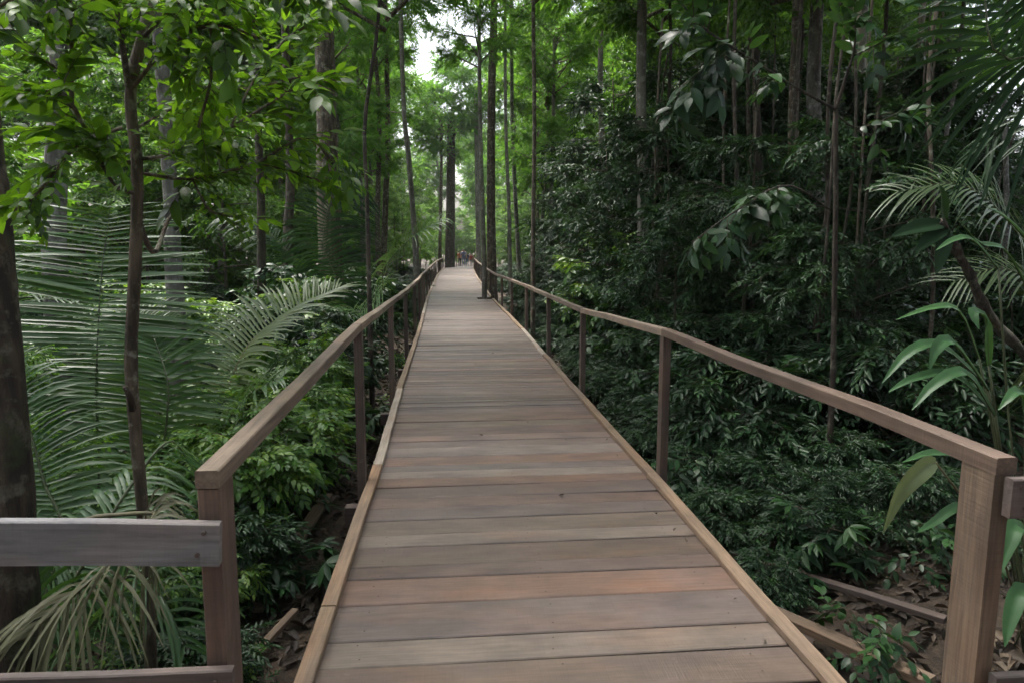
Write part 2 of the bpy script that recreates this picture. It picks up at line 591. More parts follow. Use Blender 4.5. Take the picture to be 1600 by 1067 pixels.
TPL = {
    'ovate': [spray('alt', 9, .42, .13, .062, .25, False, .004, seed=k) for k in range(3)],
    'ovate_hi': [spray('alt', 8, .42, .145, .066, .25, True, .004, fold=.16, seed=k + 10) for k in range(3)],
    'lance': [spray('alt', 13, .55, .15, .045, .45, False, .004, seed=k + 20) for k in range(3)],
    'lance_hi': [spray('alt', 11, .50, .16, .052, .45, True, .004, seed=k + 30) for k in range(3)],
    'whorl_hi': [spray('whorl', 8, .18, .22, .065, .3, True, .006, seed=k + 40) for k in range(2)],
    'small': [spray('alt', 15, .36, .065, .030, .25, False, .003, seed=k + 50) for k in range(3)],
    'small_hi': [spray('alt', 13, .34, .085, .040, .25, True, .003, seed=k + 60) for k in range(3)],
    'fine': [spray('alt', 18, .75, .13, .06, .2, False, 0, seed=k + 70) for k in range(3)],
    'coarse': [spray('alt', 11, .9, .25, .12, .35, False, 0, seed=k + 80) for k in range(3)],
    'big_hi': [spray('alt', 6, .40, .22, .095, .3, True, .006, fold=.18, seed=k + 90) for k in range(3)],
}


def scatter_sprays(mb, tpls, pos, dirs, scale=(0.8, 1.25), tint=(0.5, 0.15), rollsd=0.35):
    pos, dirs = np.asarray(pos, float), np.asarray(dirs, float)
    n = len(pos)
    which = rng.integers(0, len(tpls), n)
    fm = frame_from(dirs, (0, 0, 1), rng.normal(0, rollsd, n)) * rng.uniform(*scale, n)[:, None, None]
    tn = np.clip(rng.normal(tint[0], tint[1], n), 0.06, 1)
    for k, tp in enumerate(tpls):
        m = which == k
        mb.stamp(tp, fm[m], pos[m], tn[m])


def along(pts, ts):
    pts = np.asarray(pts, float)
    s = np.concatenate([[0], np.cumsum(np.linalg.norm(np.diff(pts, axis=0), axis=1))])
    s /= s[-1]
    return np.stack([np.interp(ts, s, pts[:, k]) for k in range(3)], -1)


def smooth_path(ctrl, n):
    """Catmull-Rom through control points"""
    c = np.asarray(ctrl, float)
    c = np.vstack([2 * c[0] - c[1], c, 2 * c[-1] - c[-2]])
    out = []
    segs = len(c) - 3
    for u in np.linspace(0, segs - 1e-6, n):
        i = int(u)
        t = u - i
        p0, p1, p2, p3 = c[i:i + 4]
        out.append(.5 * ((2 * p1) + (-p0 + p2) * t + (2 * p0 - 5 * p1 + 4 * p2 - p3) * t * t + (-p0 + 3 * p1 - 3 * p2 + p3) * t ** 3))
    return np.array(out)


def limb(mb, start, d, length, r0, sag=0.0, wob=0.06, n=5, sides=4, mat=1):
    d = unit(d)
    t = np.linspace(0, 1, n)
    side = unit(np.cross(d, V(.3, .2, 1)))
    pts = start + np.outer(t * length, d) + np.outer(-sag * length * t * t, V(0, 0, 1))
    pts += np.outer(np.sin(t * rng.uniform(3, 6)) * wob * length * t, side)
    mb.tube(pts, r0 * (1 - .8 * t), sides, mat)
    return pts


def crown(H0, H1, rad, n_limbs, tpls, n_sub=5, n_spray=9, elev=(5, 50), shape='round', sag=0.1, r0=0.05, tint=(.5, .15), scale=(.8, 1.25), leafmat=None, barkmat=None, name='crown', axis=None, sub_len=.45, rollsd=.35, zr=(-.55, .45)):
    """limbs, twigs and leaves round a central axis from H0 to H1 (local coordinates)"""
    mb = MB()
    pos, dirs = [], []
    az = rng.uniform(0, 6.28)
    for i in range(n_limbs):
        u = (i + rng.uniform(.1, .9)) / n_limbs
        h = H0 + (H1 - H0) * u
        az += 2.4 + rng.normal(0, .3)
        w = {'round': math.sqrt(max(.08, 1 - (2 * u - .9) ** 2 * .85)), 'cone': 1.05 - .75 * u, 'flat': .55 + .45 * u, 'even': .9}[shape]
        ln = rad * w * rng.uniform(.75, 1.15)
        el = R(rng.uniform(*elev))
        d = V(math.cos(az) * math.cos(el), math.sin(az) * math.cos(el), math.sin(el))
        st = V(0, 0, h) if axis is None else along(axis, np.array([u]))[0]
        pts = limb(mb, st, d, ln, r0 * (1.1 - .6 * u), sag)
        for j in range(n_sub):
            t = .28 + .72 * (j + rng.uniform(.2, .9)) / n_sub
            b = along(pts, np.array([t]))[0]
            sd_ = rng.choice([-1, 1])
            ang = R(rng.uniform(25, 75)) * sd_
            d2 = V(d[0] * math.cos(ang) - d[1] * math.sin(ang), d[0] * math.sin(ang) + d[1] * math.cos(ang), rng.uniform(-.25, .55))
            l2 = ln * sub_len * rng.uniform(.6, 1.2) * (1.15 - .5 * t)
            p2 = limb(mb, b, d2, l2, r0 * .35, sag, n=4, sides=3)
            tt = rng.uniform(.15, 1, n_spray)
            pos.append(along(p2, tt))
            a2 = rng.normal(0, 1.0, n_spray)
            dd = np.stack([d2[0] * np.cos(a2) - d2[1] * np.sin(a2), d2[0] * np.sin(a2) + d2[1] * np.cos(a2), rng.uniform(*zr, n_spray)], -1)
            dirs.append(dd)
    scatter_sprays(mb, tpls, np.concatenate(pos), np.concatenate(dirs), scale, tint, rollsd)
    return mb.mesh(name, [leafmat, barkmat])


def trunk_mesh(ctrl, r0, r1, barkmat, sides=9, n=14, flare=1.5, rough=.03, name='trunk'):
    mb = MB()
    pts = smooth_path(ctrl, n)
    t = np.linspace(0, 1, n)
    rad = r0 + (r1 - r0) * t
    rad = rad * (1 + (flare - 1) * np.exp(-t * n * .55))
    mb.tube(pts, rad, sides, 0, .5, True, rough)
    return mb.mesh(name, [barkmat])


# ------------------------------------------------------------------ ground
def build_ground():
    xs = np.concatenate([[-600, -300, -160, -100, -70], np.arange(-50, -12, 2.5), np.arange(-12, 12.01, .4), np.arange(14, 51, 2.5), [70, 100, 160, 300, 600]])
    ys = np.concatenate([[-600, -200, -80, -40, -20], np.arange(-10, 30, .5), np.arange(30, 80, 2.0), np.arange(80, 160, 8), [200, 300, 500, 900]])
    X, Y = np.meshgrid(xs, ys)
    Z = ground_z(X, Y) + np.where((np.abs(X) < 13) & (Y > -2) & (Y < 30), rng.normal(0, .018, X.shape), 0)
    nx, ny = len(xs), len(ys)
    i = np.arange(ny - 1)[:, None] * nx + np.arange(nx - 1)[None]
    q = np.stack([i, i + 1, i + nx + 1, i + nx], -1).reshape(-1, 4)
    mb = MB()
    mb.add(np.stack([X, Y, Z], -1).reshape(-1, 3), [q])
    m, N, L, out = newmat('forest_floor')
    tc = N.new('ShaderNodeTexCoord')
    n1 = N.new('ShaderNodeTexNoise')
    n1.inputs['Scale'].default_value = 14
    n1.inputs['Detail'].default_value = 9
    n1.inputs['Roughness'].default_value = .75
    L.new(tc.outputs['Object'], n1.inputs['Vector'])
    r1 = ramp(N, [(.3, (.018, .013, .009)), (.5, (.05, .035, .022)), (.72, (.12, .08, .05))])
    L.new(n1.outputs[0], r1.inputs[0])
    bp = N.new('ShaderNodeBump')
    bp.inputs['Strength'].default_value = 1
    bp.inputs['Distance'].default_value = .05
    L.new(n1.outputs[0], bp.inputs['Height'])
    pb = N.new('ShaderNodeBsdfPrincipled')
    pb.inputs['Roughness'].default_value = .9
    L.new(r1.outputs[0], pb.inputs['Base Color'])
    L.new(bp.outputs[0], pb.inputs['Normal'])
    L.new(pb.outputs[0], out.inputs[0])
    o = obj('ground', mb.mesh('ground', [m]))
    tag(o, 'dark forest floor of soil and leaf litter', 'ground', kind='structure')


build_ground()


# ------------------------------------------------------------------ timber helper
def board(name, p0, p1, w, h, mat, parent, up=(0, 0, 1), cham=0.004, segs=1, warp=0.0, taper=(0, 0), data_only=False, loc=None):
    """sawn board from p0 to p1 (centre line), width w sideways, height h; local X runs along the grain"""
    p0, p1 = np.asarray(p0, float), np.asarray(p1, float)
    d = p1 - p0
    ln = np.linalg.norm(d)
    fm = frame_from(d, up)
    c = min(cham, w * .2, h * .2)
    prof = np.array([(-w / 2, -h / 2), (w / 2, -h / 2), (w / 2, h / 2 - c), (w / 2 - c, h / 2), (-w / 2 + c, h / 2), (-w / 2, h / 2 - c)])
    xs = np.linspace(-ln / 2, ln / 2, segs + 1)
    vs = []
    for k, x in enumerate(xs):
        q = np.array([(x, a, b) for a, b in prof])
        if warp:
            q[:, 1:] += rng.normal(0, warp, 2)
        f = k / segs
        q[:, 1] *= 1 + (taper[0] * (1 - f) + taper[1] * f) / w
        vs.append(q)
    mb = MB()
    v = np.concatenate(vs)
    n = len(prof)
    fs = []
    for k in range(segs):
        for a in range(n):
            b = (a + 1) % n
            fs.append([k * n + a, (k + 1) * n + a, (k + 1) * n + b, k * n + b][::-1])
    mb.add(v, [np.array(fs), np.arange(n)[None], (np.arange(n) + segs * n)[None, ::-1]])
    o = obj(name, mb.mesh(name, [mat], smooth=False), parent)
    mt = Matrix([[*fm[0], 0], [*fm[1], 0], [*fm[2], 0], [0, 0, 0, 1]])
    mt.translation = Vector((p0 + p1) / 2)
    o.matrix_local = mt
    return o


# ------------------------------------------------------------------ boardwalk
walk = obj('boardwalk', None)
tag(walk, 'raised timber boardwalk of cross planks running straight into the forest', 'boardwalk', kind='structure')
# plank seams read off the photograph near the camera, then random
seam_px = [1140, 1067, 1019, 956, 912, 890, 857, 837, 812, 792, 775, 757, 744, 732, 722, 708, 693, 683, 674, 661, 652, 640, 632]
seams = [1.0, 1.27, 1.55, 1.8, 2.0] + [float(1.64 / ((q - 385) / FOC) * .955 + .08) for q in seam_px]
seams = [s for k, s in enumerate(seams) if k < 5 or s > 2.1]
TREE_Y, TREE_X = 22.2, 0.66
y = seams[-1]
while y < 54:
    y += rng.choice([.10, .12, .14, .16, .19, .22], p=[.14, .22, .22, .2, .14, .08]) * (1 + .006 * y)
    seams.append(float(y))
n = len(seams)
skew = rng.normal(0, .006, n)                                   # seams are not quite parallel
gl = rng.choice([.004, .009, .017, .027], n, p=[.3, .3, .25, .15])
gr = rng.choice([.004, .009, .017, .030], n, p=[.3, .3, .25, .15])
for k in range(n - 1):
    a, b = seams[k], seams[k + 1]
    ym = (a + b) / 2
    la, lb = a - skew[k] + gl[k] / 2, b - skew[k + 1] - gl[k + 1] / 2
    ra, rb = a + skew[k] + gr[k] / 2, b + skew[k + 1] - gr[k + 1] / 2
    hw = float(deck_w(ym)) / 2 - .02
    cx, cz = float(deck_x(ym)), float(deck_z(ym)) - .018 + rng.normal(0, .002)
    x0, x1 = -hw + rng.uniform(-.015, .015), hw + rng.uniform(-.015, .015)
    if abs(ym - TREE_Y) < .42:
        x1 = TREE_X - cx - .24
    tl = rng.normal(0, .0018)
    w = (lb - la + rb - ra) / 2
    board('plank', (cx + x0, (la + lb) / 2, cz - tl), (cx + x1, (ra + rb) / 2, cz + tl), w, .036, M['plank'], walk, cham=.005,
          taper=(lb - la - w, rb - ra - w))
# far end beyond the crest, too small to pick apart
mb = MB()
y = 54.15
while y < 80:
    w = .16
    cx, cz, hw = float(deck_x(y)), float(deck_z(y)) - .018, float(deck_w(y)) / 2
    v = np.array([(cx + sx * hw, y + sy * w / 2, cz + sz * .018) for sx in (-1, 1) for sy in (-1, 1) for sz in (-1, 1)])
    mb.add(v, [np.array([[0, 1, 3, 2], [4, 6, 7, 5], [0, 4, 5, 1], [2, 3, 7, 6], [1, 5, 7, 3], [0, 2, 6, 4]])])
    y += .167
o = obj('far_planks', mb.mesh('far_planks', [M['plank']], False), walk)
o['kind'] = 'stuff'
# the platform the walk starts from
deckp = obj('viewing_platform', None)
tag(deckp, 'timber platform at the near end of the boardwalk', 'platform', kind='structure')
for yy in np.arange(-2.4, .95, .2):
    board('plank', (-2.95 + rng.uniform(-.02, .02), yy, -.018), (2.95 + rng.uniform(-.02, .02), yy, -.018 + rng.normal(0, .001)), .193, .036, M['plank'], deckp, cham=.005)
for sx in (-2.6, -1.3, 0, 1.3, 2.6):
    board('joist', (sx, -2.4, -.115), (sx, .92, -.115), .07, .15, M['joist'], deckp)
    for yy in (-2.2, .7):
        board('pile', (sx, yy, -1.1), (sx, yy, -.192), .1, .1, M['joist'], deckp, up=(0, 1, 0))
# nail heads on the near planks, and bits of leaf on the deck
mb = MB()
th = np.linspace(0, 6.283, 6, endpoint=False)
for k in range(len(seams) - 1):
    if seams[k] > 9:
        break
    for sx in (-.8, 0, .8):
        for f in (.25, .75):
            yy = seams[k] + (seams[k + 1] - seams[k]) * f + rng.normal(0, .008)
            xx = float(deck_x(yy)) + sx + rng.normal(0, .012)
            mb.add(np.stack([xx + .0045 * np.cos(th), yy + .0045 * np.sin(th), 0 * th + float(deck_z(yy)) + .0045], -1), [np.arange(6)[None]])
o = obj('nail_heads', mb.mesh('nail_heads', [M['joist']], False), walk)
o['kind'] = 'stuff'
# joists under the planks
for sx in (-.8, 0, .8):
    ys_ = [1.0, 8, 16, 24, 32, 40, 48, 54]
    for a, b in zip(ys_[:-1], ys_[1:]):
        board('joist', (deck_x(a) + sx, a + .01, deck_z(a) - .115), (deck_x(b) + sx, b - .01, deck_z(b) - .115), .07, .15, M['joist'], walk)
for yb in np.arange(1.9, 54, 2.75):
    cx, cz = float(deck_x(yb)), float(deck_z(yb))
    board('cross_beam', (cx - 1.2, yb + .12, cz - .255), (cx + 1.2, yb + .12, cz - .255), .09, .12, M['joist'], walk)
    for sx in (-.75, .75):
        g = float(ground_z(cx + sx, yb + .12))
        board('pile', (cx + sx, yb + .12, g - .3), (cx + sx, yb + .12, cz - .318), .10, .10, M['joist'], walk, up=(0, 1, 0))
# kerb boards laid on the plank ends
left_breaks = [1.2, 2.95, 4.98, 7.75, 10.6, 13.6, 16.8, 20, 23.4, 27, 31, 35.5, 40, 45, 50, 54]
left_mats = ['kerb', 'kerb', 'kerbgrey', 'kerb', 'kerb', 'kerb', 'kerbgrey', 'kerb', 'kerb', 'kerbgrey', 'kerb', 'kerb', 'kerb', 'kerb', 'kerb']
right_breaks = [1.2, 4.6, 7.0, 10.1, 13.4, 17, 21.6]
right_mats = ['kerb', 'kerb', 'kerb', 'kerbgrey', 'kerb', 'kerb']
for side, brk, mts in ((-1, left_breaks, left_mats), (1, right_breaks, right_mats), (1, [22.75, 27, 31, 36, 41, 46, 50, 54], ['kerb'] * 7)):
    for a, b, mt in zip(brk[:-1], brk[1:], mts):
        pa = [float(deck_x(a)) + side * (float(deck_w(a)) / 2 - .036), a + .003, float(deck_z(a)) + .020]
        pb = [float(deck_x(b)) + side * (float(deck_w(b)) / 2 - .036), b - .003, float(deck_z(b)) + .020]
        for q in (pa, pb):
            q[0] += rng.normal(0, .006)
            q[2] += abs(rng.normal(0, .002))
        board('kerb_board', pa, pb, .07, .036, M[mt], walk, cham=.005, segs=6, warp=.0022)


# ------------------------------------------------------------------ handrails
def railing(side, ys_, hs, label, red_first):
    t = thing('handrail', label, 'handrail', group='handrails of the boardwalk')
    tops = []
    for k, (yy, h) in enumerate(zip(ys_, hs)):
        x = float(deck_x(yy)) + side * (float(deck_w(yy)) / 2 + .032) if k else (1.11 if side > 0 else -1.085)
        z = float(deck_z(yy)) + h
        tops.append(V(x, yy, z))
        g = float(ground_z(x, yy)) - .25
        near = k == 0
        mt = (M['postred'] if side < 0 else M['postlight']) if near else M['post']
        dx, dy = rng.normal(0, .006, 2)
        board('post', (x + dx, yy + dy, g), (x, yy, z - .052), .125 if near else .085, .055, mt, t, up=(side, 0, 0), cham=.004)
    for k in range(len(tops) - 1):
        a, b = tops[k].copy(), tops[k + 1].copy()
        if k == 0:
            a[1] -= .066
        else:
            a[1] += .002
        b[1] -= .002
        a[2] -= .0245
        b[2] -= .0245
        mt = M['railred'] if (red_first and k in (0, 5)) else M['rail']
        board('rail', a, b, .062, .05, mt, t, cham=.004, segs=5, warp=.003)
    return t


py = [1.88, 4.65, 7.55, 10.3, 13.1, 15.9, 18.7, 21.4, 24.2, 27, 30, 33, 36, 39.2, 42.5, 46, 49.5, 53]
hl = [1.05, 1.13, 1.06, 1.0, .97, .93, .93, .88, .87, .86, .86, .85, .84, .83, .83, .82, .82, .81]
hr = [1.06, 1.075, .96, .93, .91, .88, .86, .83, .83, .82, .82, .82, .82, .82, .82, .81, .81, .81]
rl = railing(-1, py, hl, 'wooden handrail on posts along the left edge of the boardwalk', False)
rr_ = railing(1, [1.78, 4.6, 7.5, 10.2, 13.2, 16.2, 19.0, 21.3, 24.2, 27, 30, 33, 36, 39.2, 42.5, 46, 49.5, 53], hr, 'wooden handrail on posts along the right edge of the boardwalk, reddish nearest length', True)
del rl['group'], rr_['group']

# fence boards that close the platform left and right of the opening
fl = thing('fence', 'weathered grey and brown fence boards nailed to the left gate post', 'fence')
board('fence_board', (-1.05, 1.79, .862), (-2.9, 1.70, .99), .03, .118, M['greyboard'], fl, segs=6, warp=.0022)
board('fence_board', (-1.04, 1.79, .435), (-2.9, 1.70, .545), .03, .125, M['brownboard'], fl, segs=6, warp=.0022)
board('post', (-2.85, 1.76, -1.0), (-2.85, 1.76, 1.12), .1, .06, M['post'], fl, up=(1, 0, 0))
fr = thing('fence', 'short brown fence boards running off from the right gate post', 'fence')
board('fence_board', (1.10, 1.69, .95), (2.9, 1.66, .95), .03, .112, M['brownboard'], fr, segs=5, warp=.002)
board('fence_board', (1.115, 1.69, .36), (2.9, 1.66, .38), .03, .115, M['brownboard'], fr, segs=5, warp=.002)
board('post', (2.85, 1.73, -1.0), (2.85, 1.73, 1.05), .1, .06, M['post'], fr, up=(1, 0, 0))

nail = MB()
th = np.linspace(0, 6.283, 8, endpoint=False)
nail.add(np.concatenate([np.stack([.006 * np.cos(th), 0 * th - .003, .006 * np.sin(th)], -1), np.stack([.006 * np.cos(th), 0 * th + .004, .006 * np.sin(th)], -1)]), [np.arange(8)[None], np.array([[k, k + 8, (k + 1) % 8 + 8, (k + 1) % 8] for k in range(8)])])
nail_me = nail.mesh('nail', [M['joist']], False)
for par, x, y_, z in ((fl, -1.085, 1.773, .895), (fl, -1.105, 1.772, .835), (fl, -1.08, 1.773, .47), (fl, -1.10, 1.772, .405), (fr, 1.125, 1.673, .985), (fr, 1.14, 1.673, .925)):
    obj('nail', nail_me, par, (x, y_, z))

# ------------------------------------------------------------------ palms
def frond_mesh(ctrl, leaflet, n=60, nrm=(0, 0, 1), ang=(75, 35), droop=.35, width=.03, mats=None, start=.12, vee=.25, rach=.014, jitter=.05, louv=0.0, name='frond', gaps=0.0, tint=.5):
    """pinnate frond along a 3D rachis; leaflets are folded strips that bend under their weight"""
    mb = MB()
    pts = smooth_path(ctrl, 24)
    t24 = np.linspace(0, 1, 24)
    mb.tube(pts, rach * (1 - .85 * t24), 6, 1)
    ts = np.linspace(start, .995, n)
    pos = along(pts, ts)
    tg = unit(along(np.gradient(pts, axis=0), ts))
    nr = unit(np.asarray(nrm, float))
    S = unit(np.cross(tg, nr))
    Nn = np.cross(S, tg)
    prof = np.array([.55, 1.0, .95, .62, .04])
    ss = np.linspace(0, 1, 5)
    for side in (-1, 1):
        for i in range(n):
            if gaps and rng.random() < gaps:
                continue
            t = (ts[i] - start) / (1 - start)
            Ls = leaflet * (.45 + .75 * math.sin(math.pi * min(1, .12 + .80 * t)) ** .8 - .25 * t) * rng.uniform(.9, 1.07)
            a = R(ang[0] + (ang[1] - ang[0]) * t + rng.normal(0, 3))
            d = unit(S[i] * side * math.sin(a) + tg[i] * math.cos(a) + Nn[i] * (vee + rng.normal(0, jitter)))
            wv = unit(np.cross(d, Nn[i]))
            up = np.cross(wv, d)
            if louv:
                la = R(louv + rng.normal(0, 8)) * (1 if wv[2] > 0 else -1)
                wv, up = wv * math.cos(la) + up * math.sin(la), up * math.cos(la) - wv * math.sin(la)
            dr = droop * rng.uniform(.7, 1.4)
            c = pos[i] + np.outer(ss * Ls, d) + np.outer(-dr * Ls * ss ** 2.2, V(0, 0, 1))
            w = (width * prof * (1 - .3 * t))[:, None]
            v = np.stack([c - wv * w + up * w * .35, c, c + wv * w + up * w * .35], 1).reshape(-1, 3)
            q = []
            for k in range(4):
                b = 3 * k
                q += [[b, b + 3, b + 4, b + 1], [b + 1, b + 4, b + 5, b + 2]]
            mb.add(v, [np.array(q)], 0, np.clip(tint + rng.normal(0, .12), 0.06, 1))
    return mb.mesh(name, mats)


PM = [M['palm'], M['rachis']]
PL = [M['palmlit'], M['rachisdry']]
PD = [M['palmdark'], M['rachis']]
PY = [M['palmdry'], M['rachisdry']]


def palm(name, label, fronds, group=None):
    t = thing(name, label, 'palm', group=group)
    for f in fronds:
        obj('frond', frond_mesh(**f), t)
    return t


# left group, fitted to the photograph
palm('palm', 'large palm with upright fronds of horizontal leaflets behind the slender sapling', [
    dict(ctrl=[V(-3.9, 5.6, -.8), P(146, 800, 5.6), P(150, 600, 5.5), P(158, 440, 5.6), P(172, 322, 5.9)], leaflet=1.0, n=74, nrm=(0.1, -1, .15), ang=(97, 80), droop=.05, width=.029, mats=PM, start=.14, vee=.05, tint=.75, louv=-50),
    dict(ctrl=[V(-3.9, 5.6, -.8), P(90, 860, 6.0), P(30, 620, 6.3), P(-60, 470, 6.6), P(-160, 400, 6.9)], leaflet=.9, n=66, nrm=(.2, -1, .3), ang=(95, 80), droop=.12, width=.026, mats=PM, start=.14, vee=.1, tint=.5, louv=-45),
    dict(ctrl=[V(-3.9, 5.6, -.8), P(215, 800, 5.5), P(262, 640, 5.3), P(245, 540, 5.5), P(205, 470, 6.2)], leaflet=.55, n=52, nrm=(.2, -.6, .8), ang=(80, 45), droop=.25, width=.015, mats=PM, start=.3, vee=.25, tint=.75),
])
palm('palm', 'small palm with an arching pale frond over the light green shrub', [
    dict(ctrl=[V(-2.6, 6.4, -.8), P(330, 720, 6.5), P(375, 560, 6.7), P(445, 492, 7.0), P(530, 450, 7.5)], leaflet=.62, n=48, nrm=(-.35, -.55, .8), ang=(78, 40), droop=.22, width=.018, mats=PL, start=.35, vee=.25, tint=.8),
    dict(ctrl=[V(-2.6, 6.4, -.8), P(330, 760, 6.2), P(345, 680, 5.9), P(385, 620, 5.7), P(440, 590, 5.6)], leaflet=.5, n=40, nrm=(-.3, -.3, .9), ang=(75, 45), droop=.35, width=.016, mats=PM, start=.2, vee=.2, tint=.6),
])
palm('palm', 'near palm at the left edge with long glossy leaflets', [
    dict(ctrl=[V(-2.9, 3.6, -.8), P(96, 860, 3.7), P(68, 750, 3.8), P(38, 650, 3.9), P(-10, 560, 4.1)], leaflet=.52, n=56, nrm=(.35, -1, .35), ang=(85, 60), louv=-40, droop=.35, width=.021, mats=PM, start=.2, vee=.1, tint=.6),
    dict(ctrl=[V(-2.9, 3.6, -.8), P(120, 900, 3.4), P(190, 780, 3.5), P(262, 690, 3.7), P(300, 730, 3.8)], leaflet=.42, n=46, nrm=(0, -.3, 1), ang=(75, 45), droop=.6, width=.014, mats=PM, start=.2, vee=.2, tint=.6),
    dict(ctrl=[V(-2.9, 3.6, -.8), P(60, 960, 3.0), P(10, 880, 3.0), P(-60, 820, 3.1)], leaflet=.5, n=40, nrm=(.2, -.6, 1), ang=(80, 45), droop=.4, width=.014, mats=PM, start=.15, vee=.15, tint=.4),
    dict(ctrl=[V(-2.9, 3.6, -.8), P(160, 960, 3.0), P(200, 900, 2.9), P(250, 930, 2.9), P(290, 1010, 2.9)], leaflet=.38, n=40, nrm=(0, -.3, 1), ang=(75, 45), droop=.6, width=.012, mats=PM, start=.2, vee=.2, tint=.4),
])
palm('dead_palm_frond', 'withered yellowish palm frond hanging behind the grey fence board', [
    dict(ctrl=[V(-2.75, 3.6, -.8), V(-2.45, 3.35, .2), P(235, 800, 2.95), P(205, 840, 2.78), P(165, 885, 2.72), P(110, 935, 2.7), P(55, 985, 2.7), P(20, 1050, 2.7)], leaflet=.36, n=50, nrm=(.2, -1, .5), ang=(50, 25), droop=.7, width=.009, mats=PY, start=.66, gaps=.12, vee=.1, tint=.5, rach=.012, jitter=.15),
])
palm('palm', 'dark palm with a broad hanging frond beside the brown trunk left of the path', [
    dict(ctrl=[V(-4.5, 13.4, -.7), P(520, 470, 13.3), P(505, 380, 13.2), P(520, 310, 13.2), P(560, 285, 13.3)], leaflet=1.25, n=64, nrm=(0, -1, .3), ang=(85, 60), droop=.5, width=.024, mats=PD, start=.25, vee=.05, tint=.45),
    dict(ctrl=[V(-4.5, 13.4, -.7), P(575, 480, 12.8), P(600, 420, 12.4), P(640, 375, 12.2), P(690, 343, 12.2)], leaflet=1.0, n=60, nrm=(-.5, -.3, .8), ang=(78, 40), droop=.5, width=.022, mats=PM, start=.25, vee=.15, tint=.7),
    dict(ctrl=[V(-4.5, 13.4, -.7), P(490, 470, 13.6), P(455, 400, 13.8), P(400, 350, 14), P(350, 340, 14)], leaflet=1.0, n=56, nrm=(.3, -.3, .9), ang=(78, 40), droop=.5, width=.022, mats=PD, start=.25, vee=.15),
])
# right group
palm('palm', 'dark overhanging palm fronds in the top right corner', [
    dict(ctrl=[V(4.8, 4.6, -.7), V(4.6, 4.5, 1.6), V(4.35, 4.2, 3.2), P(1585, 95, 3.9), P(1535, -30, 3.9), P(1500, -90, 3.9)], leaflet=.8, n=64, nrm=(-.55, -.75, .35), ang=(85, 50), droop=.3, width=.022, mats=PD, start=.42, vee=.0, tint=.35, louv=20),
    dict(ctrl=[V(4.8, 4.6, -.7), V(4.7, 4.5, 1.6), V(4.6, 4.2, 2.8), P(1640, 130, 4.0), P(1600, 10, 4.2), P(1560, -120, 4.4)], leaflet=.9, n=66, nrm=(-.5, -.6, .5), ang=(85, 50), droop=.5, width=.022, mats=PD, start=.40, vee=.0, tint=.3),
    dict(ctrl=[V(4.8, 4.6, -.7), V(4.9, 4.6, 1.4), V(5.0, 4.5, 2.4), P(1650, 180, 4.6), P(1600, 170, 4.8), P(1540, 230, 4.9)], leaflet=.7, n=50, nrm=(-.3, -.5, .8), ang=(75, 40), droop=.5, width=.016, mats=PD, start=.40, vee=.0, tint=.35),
])
palm('palm', 'greyish arching palm frond over the dark stump right of the boardwalk', [
    dict(ctrl=[V(5.2, 5.8, -.7), P(1640, 470, 5.6), P(1585, 360, 5.4), P(1505, 290, 5.4), P(1400, 300, 5.6)], leaflet=.75, n=60, nrm=(-.2, -.55, .8), ang=(75, 42), droop=.35, width=.013, mats=[M['palmlit'], M['rachis']], start=.25, vee=.15, tint=.1),
    dict(ctrl=[V(5.2, 5.8, -.7), P(1680, 560, 5.4), P(1640, 470, 5.2), P(1570, 420, 5.2), P(1490, 440, 5.3)], leaflet=.7, n=52, nrm=(-.2, -.45, .9), ang=(75, 42), droop=.3, width=.013, mats=[M['palmlit'], M['rachis']], start=.2, vee=.1, tint=.1),
])

# palm prototypes for the undergrowth
def rosette(nf, ln, leaflet, seed):
    out = []
    r = np.random.default_rng(seed)
    for k in range(nf):
        a = 6.283 * k / nf + r.uniform(-.3, .3)
        h = r.uniform(.55, 1.0)
        d = V(math.cos(a), math.sin(a), 0)
        out.append(dict(ctrl=[V(0, 0, 0), d * .12 * ln + V(0, 0, .45 * ln * h), d * .42 * ln + V(0, 0, .75 * ln * h), d * .8 * ln + V(0, 0, .70 * ln * h)], leaflet=leaflet, n=34, droop=.35, width=.02, start=.25, mats=PM, tint=.5))
    return out


palm_protos = []
for s_ in range(3):
    palm_protos.append([frond_mesh(**f) for f in rosette(7, [1.9, 2.6, 1.4][s_], [.5, .65, .38][s_], s_)])


def palm_copy(k, x, y_, rz, sc, label, group=None):
    t = thing('understory_palm', label, 'palm', (x, y_, float(ground_z(x, y_)) - .03), rz, group, sc)
    for me in palm_protos[k]:
        obj('frond', me, t)
    return t


# ------------------------------------------------------------------ tree prototypes
PROTO = {}
PROTO['canopy'] = [crown(-3.5, 3.5, 4.6, 15, TPL['coarse'], 6, 12, (5, 45), 'round', .05, .10, (.5, .17), (.8, 1.3), M['leaf_far'], M['bark'], rollsd=.9, zr=(-.9, .9)) for _ in range(3)]
PROTO['feather'] = [crown(-3.0, 3.0, 3.6, 16, TPL['fine'], 6, 13, (10, 50), 'round', .05, .06, (.55, .15), (.8, 1.3), M['leaf_fine'], M['bark'], rollsd=.9, zr=(-.9, .9)) for _ in range(2)]
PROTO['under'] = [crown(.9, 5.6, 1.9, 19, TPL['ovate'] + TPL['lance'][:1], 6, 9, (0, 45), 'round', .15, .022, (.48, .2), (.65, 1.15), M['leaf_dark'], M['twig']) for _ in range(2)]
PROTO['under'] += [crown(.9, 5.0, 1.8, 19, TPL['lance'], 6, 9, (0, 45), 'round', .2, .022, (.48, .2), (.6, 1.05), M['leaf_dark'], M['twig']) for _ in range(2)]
PROTO['underlight'] = [crown(1.0, 6.0, 2.0, 19, TPL['ovate'], 6, 8, (0, 45), 'round', .12, .022, (.5, .2), (.7, 1.2), M['leaf_far'], M['twig']) for _ in range(2)]
